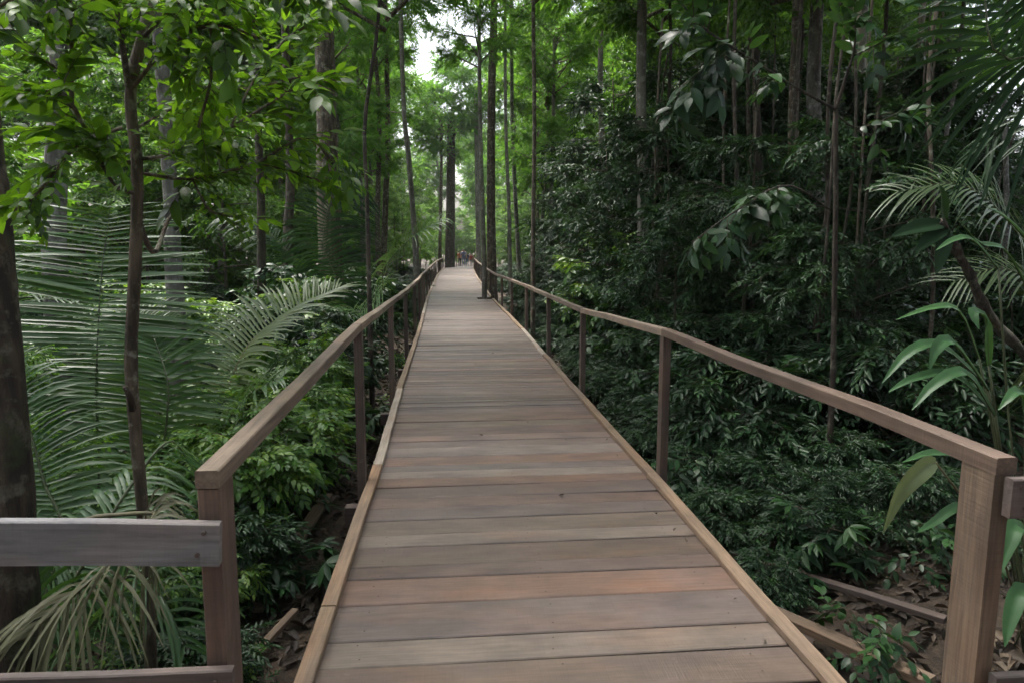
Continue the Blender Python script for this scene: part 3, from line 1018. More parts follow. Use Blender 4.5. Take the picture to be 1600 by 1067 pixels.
PROTO['broad'] = [crown(.2, 2.3, 1.0, 13, TPL['big_hi'], 4, 4, (5, 55), 'round', .2, .014, (.45, .2), (.5, .95), M[m_], M['twig']) for m_ in ('leaf_dark', 'leaf_dark', 'leaf_shrub')]
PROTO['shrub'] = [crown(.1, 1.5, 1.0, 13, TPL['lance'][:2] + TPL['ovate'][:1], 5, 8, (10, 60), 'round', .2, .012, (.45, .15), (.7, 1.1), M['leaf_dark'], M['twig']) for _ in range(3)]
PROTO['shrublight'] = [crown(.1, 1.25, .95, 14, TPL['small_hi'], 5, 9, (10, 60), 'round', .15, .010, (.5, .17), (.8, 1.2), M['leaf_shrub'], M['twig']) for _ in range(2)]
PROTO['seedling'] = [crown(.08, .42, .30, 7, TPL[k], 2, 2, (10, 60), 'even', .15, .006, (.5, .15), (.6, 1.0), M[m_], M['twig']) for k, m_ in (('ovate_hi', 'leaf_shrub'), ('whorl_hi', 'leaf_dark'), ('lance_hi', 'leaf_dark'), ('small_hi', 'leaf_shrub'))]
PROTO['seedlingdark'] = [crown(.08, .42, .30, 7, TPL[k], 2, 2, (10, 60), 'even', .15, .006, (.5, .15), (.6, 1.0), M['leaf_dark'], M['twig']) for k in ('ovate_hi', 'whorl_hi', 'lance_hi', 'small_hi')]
ptrunk = [trunk_mesh([V(0, 0, -.3), V(.1 * a, .05, 1.6), V(-.05, .1 * b, 3.6), V(.0, 0, 5.6)], .05, .012, M['twig'], 6, 10, 1.4) for a, b in ((1, 1), (-1, 1), (1, -1))]


def under_tree(x, y_, kind='under', sc=1.0, label=None, group=None, name='understory_tree', cat='tree'):
    ms = PROTO[kind]
    t = thing(name, label, cat, (x, y_, float(ground_z(x, y_))), rng.uniform(0, 6.28), group, sc)
    obj('trunk', ptrunk[rng.integers(3)], t)
    obj('crown', ms[rng.integers(len(ms))], t)
    return t


def shrub(x, y_, kind, sc, label, group=None, name='shrub', cat='shrub', k=None):
    ms = PROTO[kind]
    z = float(ground_z(x, y_)) - .02
    o = obj(name, ms[rng.integers(len(ms)) if k is None else k], None, (x, y_, z), (0, 0, rng.uniform(0, 6.28)), (sc,) * 3)
    return tag(o, label, cat, group)


def tall_tree(pxpts, width_px, mat, label, H=16, crown_kind='canopy', crown_sc=1.0, top=None, flare=1.35, name='tree', sides=10, rough=.03, n=18):
    """trunk through measured pixels [(px, py, depth)], bottom first; carried on up to H with a crown on top"""
    pts = [P(*p) for p in pxpts]
    base = pts[0].copy()
    base[2] = float(ground_z(base[0], base[1])) - .2
    d = pts[0][1]
    r0 = width_px * np.linalg.norm(pts[0] - CAM) / FOC / 2
    ctrl = [base] + [p for p in pts if p[2] > base[2] + .5]
    if ctrl[-1][2] < H:
        dv = ctrl[-1] - ctrl[-2]
        dv = dv / max(.3, abs(dv[2])) * .5
        ctrl.append(np.array([ctrl[-1][0] + np.clip(dv[0], -.4, .4), ctrl[-1][1], H]))
    ctrl = np.array(ctrl)
    t = thing(name, label, 'tree', base)
    obj('trunk', trunk_mesh(ctrl - base, r0, r0 * .6, mat, sides, n, flare, rough), t)
    if crown_kind:
        ms = PROTO[crown_kind]
        obj('crown', ms[rng.integers(len(ms))], t, ctrl[-1] - base - V(0, 0, .5), (0, 0, rng.uniform(0, 6.28)), (crown_sc,) * 3)
    return t


# ------------------------------------------------------------------ measured trees
tall_tree([(26, 1030, 2.75), (8, 700, 2.8), (-24, 300, 2.95), (-45, 60, 3.1)], 60, M['barkdark'], 'dark mossy trunk leaning at the left edge behind the fence boards', H=9, crown_kind=None, rough=.025, sides=28, n=60)
tall_tree([(276, 505, 9.6), (268, 360, 9.6), (262, 230, 9.6)], 27, M['barkgrey'], 'grey trunk with dark rings behind the large palm on the left', H=13, crown_sc=.8)
tall_tree([(85, 420, 8.2), (90, 200, 8.2), (92, 60, 8.2)], 32, M['barkgrey'], 'broad grey trunk at far left behind the palm leaflets', H=13, crown_sc=.8)
tall_tree([(518, 420, 14.5), (512, 250, 14.5), (507, 80, 14.5)], 40, M['bark'], 'thick brown trunk left of the path above the dark palm', H=17)
tall_tree([(410, 470, 12.0), (408, 360, 12.0), (404, 220, 12.0)], 15, M['barkdark'], 'dark slim trunk behind the arching pale palm frond', H=11, crown_kind='under', crown_sc=1.0)
tall_tree([(452, 470, 15.0), (450, 360, 15.0), (452, 220, 15.0)], 17, M['barkdark'], 'dark trunk between the slim trunk and the thick brown trunk', H=13, crown_kind='canopy', crown_sc=.6)
tall_tree([(577, 450, 9.5), (573, 300, 9.5), (570, 190, 9.5), (588, 60, 9.5), (595, -40, 9.5)], 7, M['barkdark'], 'thin crooked dark sapling left of the path reaching the top of the picture', H=6.3, crown_kind='feather', crown_sc=.5, rough=.05)
tall_tree([(650, 400, 24), (645, 330, 24), (638, 240, 24), (630, 150, 24)], 10, M['barkpale'], 'slender pale trunk leaning left beside the path', H=13, crown_kind='feather', crown_sc=.7)
tall_tree([(600, 400, 30), (603, 300, 30), (606, 200, 30)], 11, M['bark'], 'light brown trunk behind the crooked sapling', H=18, crown_kind='feather')
tall_tree([(703, 412, 61), (704, 330, 61), (705, 200, 61)], 18, M['barkdark'], 'massive dark trunk at the far end of the boardwalk, left side', H=13, crown_kind='feather', crown_sc=1.25)
tall_tree([(687, 405, 60), (689, 300, 60), (690, 220, 60)], 6, M['bark'], 'slim brown trunk beside the massive dark trunk at the path end', H=12, crown_kind='feather', crown_sc=1.0)
tall_tree([(748, 405, 60), (746, 300, 60), (744, 180, 60)], 9, M['barkpale'], 'pale trunk beyond the end of the boardwalk, right side', H=15, crown_kind='feather', crown_sc=1.1)
tall_tree([(770, 470, 27), (767, 330, 27), (768, 150, 27), (772, -10, 27)], 15, M['bark'], 'tall straight grey brown trunk just behind the right handrail past the notch', H=19, flare=1.25, crown_kind='canopy', crown_sc=.9)
tall_tree([(757, 470, TREE_Y), (756, 400, TREE_Y), (753, 300, TREE_Y), (750, 180, TREE_Y)], 9, M['barkpale'], 'slender pale trunk growing up through the notched boardwalk edge', H=9, flare=1.5, crown_kind='feather', crown_sc=.5)
tall_tree([(833, 520, 15.5), (833, 380, 15.5), (835, 200, 15.5), (833, 0, 15.5)], 8, M['bark'], 'thin straight sapling trunk outside the right handrail', H=9, crown_kind='feather', crown_sc=.6)
tall_tree([(797, 430, 26), (795, 320, 26), (790, 180, 26)], 7, M['barkpale'], 'thin pale trunk between the notch and the thin sapling', H=13, crown_kind='feather', crown_sc=.7)
tall_tree([(812, 430, 33), (806, 320, 33), (800, 180, 33)], 8, M['barkgrey'], 'slim grey trunk in the gap right of the notched boardwalk', H=15, crown_kind='feather', crown_sc=.8)
tall_tree([(1004, 420, 15), (1004, 250, 15), (1002, 80, 15)], 20, M['barkpale'], 'pale trunk rising out of the bush right of centre', H=14, crown_kind='canopy', crown_sc=.8)
tall_tree([(940, 300, 26), (940, 200, 26), (938, 120, 26)], 11, M['barkpale'], 'light trunk far back above the bush right of centre', H=16, crown_kind='canopy', crown_sc=.8)
tall_tree([(1185, 420, 13), (1186, 250, 13), (1182, 60, 13)], 14, M['barkdark'], 'dark slim trunk with hanging shoots in the right thicket', H=13, crown_kind='canopy', crown_sc=.7)
tall_tree([(1240, 420, 12), (1240, 250, 12), (1244, 60, 12)], 19, M['bark'], 'mottled trunk left of the pair in the right thicket', H=13, crown_kind='canopy', crown_sc=.8)
tall_tree([(1276, 380, 13.5), (1275, 220, 13.5), (1274, 60, 13.5)], 25, M['barkgrey'], 'stout grey trunk with a pale patch in the right thicket', H=14, crown_kind='canopy', crown_sc=.8)
tall_tree([(1342, 300, 17), (1344, 180, 17), (1348, 20, 17)], 20, M['barkpale'], 'pale trunk below the bright sky gap at upper right', H=16, crown_kind='canopy', crown_sc=.8)
tall_tree([(1440, 330, 19), (1440, 200, 19), (1436, 90, 19)], 12, M['bark'], 'brown trunk deep in the right thicket under the overhanging palm', H=16, crown_kind='canopy', crown_sc=.8)
tall_tree([(1150, 420, 10), (1151, 280, 10), (1147, 80, 10)], 7, M['barkdark'], 'thin dark stem in front of the right thicket trunks', H=8, crown_kind='under', crown_sc=.8)

# notched sapling in the near left with forked top and big leaves
def sapling_left():
    pts = [P(236, 1035, 3.05), P(228, 860, 3.05), P(214, 700, 3.05), P(205, 560, 3.05), P(212, 420, 3.05), P(214, 260, 3.05), P(203, 150, 3.05), P(222, 60, 3.05), P(240, -10, 3.05), P(262, -120, 3.05)]
    base = pts[0].copy()
    base[2] = float(ground_z(base[0], base[1])) - .1
    t = thing('sapling', 'slender sapling with lichen spotted stem and broad bright leaves, near left', 'sapling', base)
    mb = MB()
    ctrl = np.array([base] + pts) - base
    sp_ = smooth_path(ctrl, 34)
    mb.tube(sp_, np.linspace(.029, .021, 34), 9, 0, .5, True, .05)
    brs = []

    def br(pl, r0, r1=.006, n=14):
        q = smooth_path(np.array([P(a[0], a[1], a[2] - .85) for a in pl]) - base, n)
        mb.tube(q, np.linspace(r0, r1, n), 6, 0)
        brs.append(q)
    br([(203, 255, 3.9), (160, 235, 3.8), (130, 195, 3.7), (100, 150, 3.6), (40, 140, 3.5)], 0.0112)
    br([(203, 150, 3.9), (185, 30, 3.8), (170, -40, 3.7)], 0.0144)
    br([(210, 330, 3.9), (240, 395, 4.0), (262, 345, 4.2), (278, 330, 4.4)], 0.0128)
    br([(215, 305, 3.9), (180, 290, 3.8), (150, 240, 3.7)], 0.0064)
    br([(206, 140, 3.9), (260, 75, 3.8), (330, 40, 3.7), (410, 60, 3.7)], 0.0096)
    br([(212, 250, 3.9), (270, 240, 3.9), (360, 200, 4.0), (460, 140, 4.1), (525, 125, 4.2)], 0.0080)
    br([(214, 270, 3.9), (300, 280, 4.0), (400, 255, 4.1), (480, 215, 4.2), (530, 270, 4.2)], 0.0072)
    br([(112, 170, 3.65), (112, 80, 3.6), (108, -20, 3.5)], 0.0080)
    br([(108, 0, 3.55), (60, -20, 3.4), (0, 10, 3.3)], 0.0064)
    br([(330, 40, 3.7), (330, 120, 3.75), (310, 200, 3.8)], 0.0056)
    br([(190, 200, 3.85), (120, 230, 3.6), (60, 300, 3.5), (20, 330, 3.4)], 0.0064)
    br([(360, 200, 4.0), (400, 120, 4.1), (450, 60, 4.2), (520, 20, 4.3)], 0.0048)
    br([(300, 280, 4.0), (330, 330, 4.1), (380, 340, 4.2)], 0.0040)
    br([(400, 255, 4.1), (460, 270, 4.2), (520, 290, 4.3)], 0.0040)
    br([(260, 75, 3.8), (300, 130, 4.0), (380, 140, 4.2), (470, 120, 4.4)], 0.0048)
    br([(112, 120, 3.6), (60, 90, 3.6), (10, 60, 3.6)], 0.0048)
    br([(214, 200, 3.9), (270, 170, 4.2), (320, 160, 4.5), (400, 180, 4.8)], 0.0056)
    br([(222, 60, 3.9), (300, -10, 3.6), (420, -20, 3.3), (500, -10, 3.2)], 0.0080)
    obj('trunk', mb.mesh('trunk', [M['bark']]), t)
    mc = MB()
    pos, dirs = [], []
    for k, q in enumerate(brs):
        if k == 2:
            continue
        ln = np.linalg.norm(np.diff(q, axis=0), axis=1).sum()
        n = int(ln * 42)
        tt = rng.uniform(.12, 1, n)
        tg = unit(along(np.gradient(q, axis=0), tt))
        pos.append(along(q, tt))
        dirs.append(unit(tg + rng.normal(0, .8, (n, 3)) * [1, 1, .5] + V(0, 0, .12)))
    scatter_sprays(mc, TPL['ovate_hi'] + TPL['big_hi'][:1], np.concatenate(pos), np.concatenate(dirs), (.28, .6), (.6, .24))
    obj('crown', mc.mesh('crown', [M['leaf_sap'], M['twig']]), t)
    ms = MB()
    ms.tube(np.array([P(208, 640, 3.04), P(204, 622, 3.02), P(196, 604, 2.97)]) - base, [.018, .014, .012], 7)
    obj('broken_stub', ms.mesh('broken_stub', [M['barkdark']]), t)


sapling_left()


# near right sapling with blue-sheen leaves
def sapling_right():
    pts = [P(1300, 620, 6.0), P(1305, 400, 6.0), P(1306, 170, 6.0)]
    base = pts[0].copy()
    base[2] = float(ground_z(base[0], base[1])) - .1
    t = thing('sapling', 'forked sapling with drooping glossy leaves on long bare branches, near right', 'sapling', base)
    mb = MB()
    sp_ = smooth_path(np.array([base] + pts) - base, 20)
    mb.tube(sp_, np.linspace(.03, .02, 20), 8, 0, .5, True, .04)
    brs = []

    def br(pl, r0, r1=.005, n=14):
        q = smooth_path(np.array([P(*a) for a in pl]) - base, n)
        mb.tube(q, np.linspace(r0, r1, n), 6, 0)
        brs.append(q)
    br([(1306, 172, 6), (1322, 120, 5.9), (1336, 70, 5.8), (1334, -20, 5.7)], .017)
    br([(1306, 172, 6), (1240, 135, 5.6), (1170, 90, 5.2), (1100, 45, 4.9), (1060, 0, 4.7)], .014)
    br([(1306, 180, 6), (1345, 200, 6.0), (1420, 170, 5.8)], .008)
    br([(1330, 90, 5.85), (1390, 60, 5.6), (1420, 40, 5.5)], .007)
    br([(1300, 330, 6), (1230, 290, 5.6), (1150, 330, 5.2), (1080, 380, 4.9)], .009)
    br([(1150, 80, 5.2), (1100, 110, 5.0), (1060, 140, 4.9)], .006)
    obj('trunk', mb.mesh('trunk', [M['barkdark']]), t)
    mc = MB()
    pos, dirs = [], []
    for q in brs:
        ln = np.linalg.norm(np.diff(q, axis=0), axis=1).sum()
        n = int(ln * 11)
        tt = rng.uniform(.35, 1, n)
        tg = unit(along(np.gradient(q, axis=0), tt))
        pos.append(along(q, tt))
        dirs.append(unit(tg + rng.normal(0, .6, (n, 3)) + V(0, 0, -.2)))
    scatter_sprays(mc, TPL['big_hi'], np.concatenate(pos), np.concatenate(dirs), (.6, .95), (.6, .15))
    obj('crown', mc.mesh('crown', [M['leaf_dark'], M['twig']]), t)


sapling_right()


# ------------------------------------------------------------------ pleated strap-leaf plant, near right
def blade_mesh(ctrl, width, nrm, mats, pleat=.18, n=9, cols=7, split=0.0, tint=.5, name='leaf', stalk=None):
    mb = MB()
    pts = smooth_path(ctrl, n)
    tg = unit(np.gradient(pts, axis=0))
    S = unit(np.cross(tg, np.asarray(nrm, float)))
    Nn = np.cross(S, tg)
    t = np.linspace(0, 1, n)
    w = width * np.sin(np.pi * np.clip(.06 + .93 * t, 0, 1) ** .8) ** .75
    u = np.linspace(-1, 1, cols)
    zig = np.where(np.arange(cols) % 2, 1, -1) * pleat * .12
    v = pts[:, None] + S[:, None] * (u[None, :, None] * w[:, None, None]) + Nn[:, None] * ((zig[None] + .28 * np.abs(u)[None]) * w[:, None])[..., None]
    i = np.arange(n - 1)[:, None] * cols + np.arange(cols - 1)[None]
    q = np.stack([i, i + 1, i + cols + 1, i + cols], -1).reshape(-1, 4)
    mb.add(v.reshape(-1, 3), [q], 0, np.clip(tint + rng.normal(0, .08), .06, 1))
    mb.tube(pts - Nn * .002, .004 * (1 - .8 * t), 5, 1)
    if stalk is not None:
        sp_ = smooth_path(stalk, 8)
        mb.tube(sp_, .006, 6, 1)
    return mb.mesh(name, mats)


def strap_plant():
    base = V(2.95, 3.45, float(ground_z(2.95, 3.45)))
    t = thing('strap_leaf_plant', 'plant with long arching pleated leaves beside the right gate post', 'plant')
    SM = [M['strap'], M['rachis']]
    cen = P(1560, 600, 3.5)
    leaves = [
        ([(1530, 560), (1500, 488), (1460, 480), (1400, 500)], .03, 3.3),
        ([(1545, 570), (1540, 500), (1520, 488), (1530, 515)], .045, 3.3),
        ([(1540, 600), (1470, 540), (1420, 550), (1378, 598)], .04, 3.15),
        ([(1545, 610), (1490, 535), (1462, 545), (1452, 578)], .045, 3.1),
        ([(1550, 640), (1490, 585), (1430, 590), (1388, 612)], .035, 3.1),
        ([(1555, 650), (1510, 582), (1460, 600), (1425, 640)], .04, 3.0),
        ([(1560, 420), (1520, 375), (1490, 375), (1462, 392)], .03, 3.4),
        ([(1605, 450), (1570, 390), (1530, 380), (1500, 345)], .03, 3.5),
        ([(1640, 420), (1600, 370), (1570, 340), (1538, 322)], .045, 3.2),
        ([(1560, 740), (1500, 710), (1450, 708), (1410, 722)], .03, 2.9),
        ([(1560, 800), (1500, 790), (1460, 815), (1432, 832)], .03, 2.8),
        ([(1620, 700), (1600, 640), (1590, 610), (1560, 640)], .05, 3.0),
        ([(1620, 860), (1590, 820), (1575, 850), (1560, 900)], .05, 2.7),
        ([(1640, 960), (1600, 920), (1580, 960), (1570, 1010)], .05, 2.6),
    ]
    for pl, w, d in leaves:
        c = [P(a, b, d + .15 * (1 - k / 3)) for k, (a, b) in enumerate(pl)]
        stalk = [base + rng.normal(0, .03, 3), (base + c[0]) / 2 + V(.05, .1, .12), c[0]]
        obj('leaf', blade_mesh(c, w * .8, (rng.normal(-.1, .2), -.55, .8), SM, tint=.4, stalk=stalk), t)
    c = [P(1462, 722, 2.85), P(1440, 732, 2.8), P(1405, 770, 2.78), P(1380, 832, 2.78)]
    o = obj('leaf', blade_mesh(c, .05, (.3, -1, .3), [M['stale'], M['rachisdry']], stalk=[base, (base + c[0]) / 2 + V(.05, 0, .1), c[0]], tint=.6), t)
    o['label'] = 'withered pale leaf hanging down'
    # dead stem behind
    t2 = thing('broken_palm_stem', 'knobbly dead palm stem leaning in front of the grey frond at right', 'stem')
    mb = MB()
    q = smooth_path([V(4.3, 4.6, -.8), P(1640, 620, 4.4), P(1550, 500, 4.3), P(1510, 420, 4.25), P(1470, 345, 4.2)], 22)
    mb.tube(q, np.linspace(.034, .022, 22) * (1 + .35 * (np.arange(22) % 3 == 0)), 8, 0, .5, True, .10)
    obj('stalk', mb.mesh('stalk', [M['barkdark']]), t2)
    for k, (a, b) in enumerate([((1478, 350), (1392, 370)), ((1480, 355), (1430, 395)), ((1476, 345), (1468, 290)), ((1482, 360), (1462, 430))]):
        c = [P(*a, 4.2), P((a[0] + b[0]) / 2, (a[1] + b[1]) / 2 - 5, 4.15), P(*b, 4.1)]
        obj('leaf', blade_mesh(c, .05, (0, -.8, .5), [M['palmdark'], M['rachis']], tint=.3), t2)


strap_plant()

SHADE = []  # trees added to darken the right undergrowth, the nearest out of view
# ------------------------------------------------------------------ shrubs and understory: individual ones first
def at(px, y_):
    return float(P(px, 500, y_)[0])


shrub(-2.15, 5.4, 'shrublight', .85, 'yellow green small leaved shrub below the arching pale palm frond')
shrub(-2.15, 6.7, 'shrublight', .85, 'bright small leaved shrub against the outside of the left handrail')
shrub(-2.3, 8.2, 'shrublight', .85, 'small leaved shrub under the tip of the arching palm frond')
shrub(at(250, 4.2), 4.2, 'shrublight', .45, 'low yellow green shrub at the foot of the slender sapling')
shrub(-1.95, 4.6, 'shrub', .45, 'dark low shrub between the left gate post and the second post')
shrub(-1.75, 3.3, 'shrub', .35, 'dark low shrub right behind the left gate post')
shrub(-2.6, 9.5, 'shrub', 1.0, 'dark leafy shrub beyond the third left handrail post')
shrub(-2.9, 15, 'shrub', 1.3, 'leafy shrub beside the path under the dark palm')
under_tree(-3.35, 4.5, 'underlight', .30, 'small leafy tree in front of the large palm at far left', name='small_tree')
for px, yy, sc, lb in ((2.75, 9.6, .55, 'dense bush leaning to the right handrail by the fourth post'), (3.5, 12.5, .85, 'dense bright topped bush right of centre behind the handrail'), (3.6, 9.0, .75, 'large dark bush behind the kinked right handrail'), (4.4, 7.6, .7, 'dark drooping bush in the right thicket beside the large dark bush'), (3.3, 16.5, .85, 'tall bush with pale sheen behind the thin straight sapling')):
    under_tree(px, yy, 'under', sc, lb, name='bush', cat='bush')
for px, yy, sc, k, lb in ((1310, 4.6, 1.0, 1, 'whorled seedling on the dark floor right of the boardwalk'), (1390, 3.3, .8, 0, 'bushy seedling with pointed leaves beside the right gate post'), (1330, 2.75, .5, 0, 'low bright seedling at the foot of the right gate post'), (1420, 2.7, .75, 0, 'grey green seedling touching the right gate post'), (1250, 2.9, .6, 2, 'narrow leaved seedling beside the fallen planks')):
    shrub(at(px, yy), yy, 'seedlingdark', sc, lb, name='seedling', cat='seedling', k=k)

for x, y_, sc, lb in ((4.3, 2.4, .48, 'unseen slim tree added to shade the strap leaf plant by the right gate post'), (5.4, 4.4, .50, 'unseen slim tree added for shade behind the strap leaf plant'), (7.0, 6.6, .50, 'unseen slim tree added to shade the right undergrowth')):
    SHADE.append((x, y_, sc, lb))
for x, y_, sc in ((4.6, 9.6, .46), (6.1, 10.6, .5), (7.4, 9.2, .48), (5.2, 12.8, .55), (8.6, 12.0, .55), (4.2, 15.2, .55), (7.0, 15.0, .6), (9.6, 9.4, .5)):
    SHADE.append((x, y_, sc, 'slim dark tree roofing the right thicket, its crown added for shade'))
for x, y_, sc, k, lb in ((2.5, 8.6, .6, 0, 'broad leaved dark shrub beside the third right handrail post'), (3.9, 7.4, .65, 1, 'broad leaved drooping shrub right of the kinked rail joint'), (2.9, 14.6, 1.1, 2, 'fresh green broad leaved shrub standing beyond the right handrail'), (2.6, 11.4, .8, 0, 'broad leaved dark shrub behind the fifth right handrail post'), (5.0, 7.2, .7, 1, 'broad leaved shrub deep in the shade right of the rail'), (-2.7, 10.6, .8, 2, 'fresh green broad leaved shrub beyond the left handrail'), (-3.3, 12.2, .9, 0, 'dark broad leaved shrub near the dark palm')):
    shrub(x, y_, 'broad', sc, lb, k=k)
for k, (x, y_, sc) in enumerate(((2.9, 4.4, .36), (3.4, 5.1, .42), (2.3, 5.7, .36), (3.7, 4.4, .40), (2.75, 5.4, .36))):
    shrub(x, y_, 'shrub' if k % 3 else 'seedlingdark', sc * (1 if k % 3 else 2.2), 'dim low plant on the dark floor between the near right posts', 'dim plants on the near right floor')
for k, (x, y_, sc) in enumerate(((1.75, 5.2, .32), (1.85, 6.1, .38), (2.3, 4.9, .36), (2.6, 6.3, .42), (1.8, 7.0, .36), (3.1, 6.0, .45), (2.1, 7.8, .42), (1.7, 4.3, .26))):
    shrub(x, y_, 'shrub', sc, 'dark low shrub fringing the boardwalk around the second right post', 'dark fringe at the second right post')
for k in range(44):
    s_ = -1 if k % 2 else 1
    y_ = rng.uniform(16, 48)
    sc = rng.uniform(.45, .9)
    shrub(float(deck_x(y_)) + s_ * rng.uniform(1.35 + sc, 4.6), y_, 'shrub', sc, 'leafy shrub hiding the ground beside the distant ' + ('left' if s_ < 0 else 'right') + ' handrail', 'shrubs beside the distant handrails')
for k in range(12):
    y_ = rng.uniform(14.5, 19)
    under_tree(rng.uniform(5.5, .8 * y_), y_, 'under', rng.uniform(.95, 1.25), 'dark leafy tree closing the gap behind the right thicket trunks', 'dark trees behind the right trunks')
# hanging stems
for k in range(16):
    y_ = rng.uniform(6.5, 15)
    x = rng.uniform(3.2, 2.5 + .55 * y_)
    z0 = float(ground_z(x, y_)) - .05
    mb = MB()
    q = smooth_path([V(0, 0, 0)] + [V(rng.normal(0, .12), rng.normal(0, .12), h_) for h_ in (1.4, 2.8, 4.4, 6.5)], 18)
    mb.tube(q, rng.uniform(.008, .02), 6, 0, .5, True, .06)
    tag(obj('liana', mb.mesh('liana', [M['barkdark'] if k % 3 else M['bark']]), None, (x, y_, z0)), 'thin hanging liana stem in the right thicket', 'liana', 'lianas in the right thicket')
# masses, grouped
def blocked(x, y_, m=1.45):
    return abs(x - float(deck_x(y_))) < m


def zone(y_, near, mid, far):
    return near if y_ < 15 else mid if y_ < 28 else far


LB_R = 'dark leafy understory tree in the dense thicket right of the boardwalk'
n = 0
while n < 75:
    y_ = rng.uniform(6.5, 44)
    sc = rng.uniform(.7, 1.25)
    x = rng.uniform(2.0 + 1.5 * sc, min(6 + y_ * .8, 24))
    if y_ < 15:
        sc *= .52
    under_tree(x, y_, 'under', sc, zone(y_, 'dark leafy bush at the near front of the right thicket', 'dark understory tree in the middle of the right thicket', 'understory tree at the far back of the right thicket'), 'understory trees of the right thicket')
    n += 1
LB_L = 'leafy understory tree among the trunks left of the boardwalk'
n = 0
while n < 55:
    y_ = rng.uniform(10, 48)
    sc = rng.uniform(.7, 1.25)
    x = -rng.uniform(2.0 + 1.5 * sc, min(5 + y_ * .6, 22))
    if y_ < 14 and x > -6:
        continue
    under_tree(x, y_, 'underlight' if rng.random() < .8 else 'under', sc, zone(y_, 'leafy understory tree just behind the left palms', 'leafy understory tree among the left trunks, mid distance', 'leafy understory tree far back on the left of the boardwalk'), 'understory trees left of the boardwalk')
    n += 1
n = 0
while n < 44:
    y_ = 6.4 + 24 * rng.random()
    sc = rng.uniform(.35, .65) if y_ < 6 else rng.uniform(.6, 1.3)
    x = rng.uniform(1.45 + 1.0 * sc, 3.5 + y_ * .6)
    shrub(x, y_, 'shrub', sc, zone(y_, 'dark low shrub on the shaded floor near the right handrail posts', 'dark low shrub halfway along the right side of the boardwalk', 'dark low shrub far along the right side of the boardwalk'), 'low shrubs right of the boardwalk')
    n += 1
n = 0
while n < 55:
    y_ = rng.uniform(6.5, 40)
    sc = rng.uniform(.4, .75) if y_ < 9 else rng.uniform(.6, 1.2)
    x = -rng.uniform(1.45 + 1.0 * sc, 3.5 + y_ * .5)
    shrub(x, y_, 'shrub' if rng.random() < .5 else 'shrublight', sc, 'low green shrub on the floor left of the boardwalk', 'low shrubs left of the boardwalk')
    n += 1
for k in range(24):
    y_ = rng.uniform(7, 20)
    shrub(rng.uniform(1.6, 2.3), y_, 'shrub', rng.uniform(.3, .5), 'low dark shrub crowding the outside of the right handrail', 'low shrubs along the right handrail')
for k in range(120):
    s_ = -1 if rng.random() < .68 else 1
    y_ = rng.uniform(2.2, 16) if s_ < 0 else rng.uniform(5.5, 16)
    x = s_ * rng.uniform(1.5, 2.5 + y_ * .35)
    shrub(x, y_, 'seedling' if s_ < 0 else 'seedlingdark', rng.uniform(.5, 1.2), 'small seedling in the leaf litter ' + ('left' if s_ < 0 else 'right') + ' of the boardwalk, ' + ('near the gate posts' if y_ < 6 else 'beyond the second posts'), 'seedlings in the leaf litter', name='seedling', cat='seedling')
for k in range(26):
    s_ = rng.choice([-1, 1])
    y_ = rng.uniform(6, 30)
    x = s_ * rng.uniform(2.8, 4 + y_ * .5)
    palm_copy(int(rng.integers(3)), x, y_, rng.uniform(0, 6.28), rng.uniform(.6, 1.1), 'small stemless palm in the undergrowth beside the boardwalk', 'small palms in the undergrowth')

# tall forest trees behind
ftr = [trunk_mesh([V(0, 0, -.5), V(.2 * a, .1, 5), V(-.1, .2 * b, 11), V(.1 * a, 0, 17)], .17, .09, M[m_], 9, 14, 1.5, .03) for a, b, m_ in ((1, 1, 'bark'), (-1, 1, 'barkpale'), (1, -1, 'barkgrey'), (-1, -1, 'barkdark'))]


fthin = [trunk_mesh([V(0, 0, -.5), V(.35 * a, .1, 5), V(-.2, .35 * b, 11), V(.2 * a, 0, 17)], .085, .05, M[m_], 8, 14, 1.4, .03) for a, b, m_ in ((1, 1, 'bark'), (-1, 1, 'barkdark'), (1, -1, 'barkgrey'), (-1, -1, 'barkdark'))]


def forest_tree(x, y_, sc, label, group, kind='canopy', low=True, thin=False):
    t = thing('forest_tree', label, 'tree', (x, y_, float(ground_z(x, y_))), rng.uniform(0, 6.28), group, sc)
    obj('trunk', (fthin if thin else ftr)[rng.integers(4)], t)
    ms = PROTO[kind]
    obj('crown', ms[rng.integers(len(ms))], t, (0, 0, 16), (0, 0, rng.uniform(0, 6.28)))
    if low:
        obj('crown', ms[rng.integers(len(ms))], t, (rng.uniform(-1, 1), rng.uniform(-1, 1), rng.uniform(8.5, 11)), (0, 0, rng.uniform(0, 6.28)), (.75,) * 3)
    return t


def in_view(x, y_, m):
    return -(.62 * y_ + m) < x < .88 * y_ + m


n = 0
while n < 44:
    y_ = 18 + 42 * rng.random() ** .8
    x = rng.uniform(-1, 1) * min(7 + y_ * .7, 30)
    if abs(x) < (4.4 if y_ < 30 else 8.0) or not in_view(x, y_, 2) or (x < 0 and y_ < 45 and rng.random() < .5):
        continue
    forest_tree(x, y_, rng.uniform(.75, 1.2), 'tall background tree beyond the ' + ('left palms' if x < 0 else 'right thicket') + (', nearer row' if y_ < 38 else ', farther row'), 'tall background trees', 'canopy' if rng.random() < .5 else 'feather', thin=rng.random() < .6)
    n += 1
for x, y_, sc, kind in ((-7, 55, 1.1, 'feather'), (-11, 60, 1.2, 'canopy'), (-8.5, 68, 1.15, 'feather'), (-13, 74, 1.2, 'feather'), (-9, 82, 1.2, 'canopy'), (7, 58, 1.1, 'feather'), (10, 66, 1.2, 'canopy'), (6.5, 76, 1.2, 'feather'), (12, 84, 1.2, 'feather'), (3.5, 94, .8, 'feather')):
    forest_tree(x, y_, sc, 'tall bright tree standing past the far end of the handrails', 'tall trees past the handrails', kind)
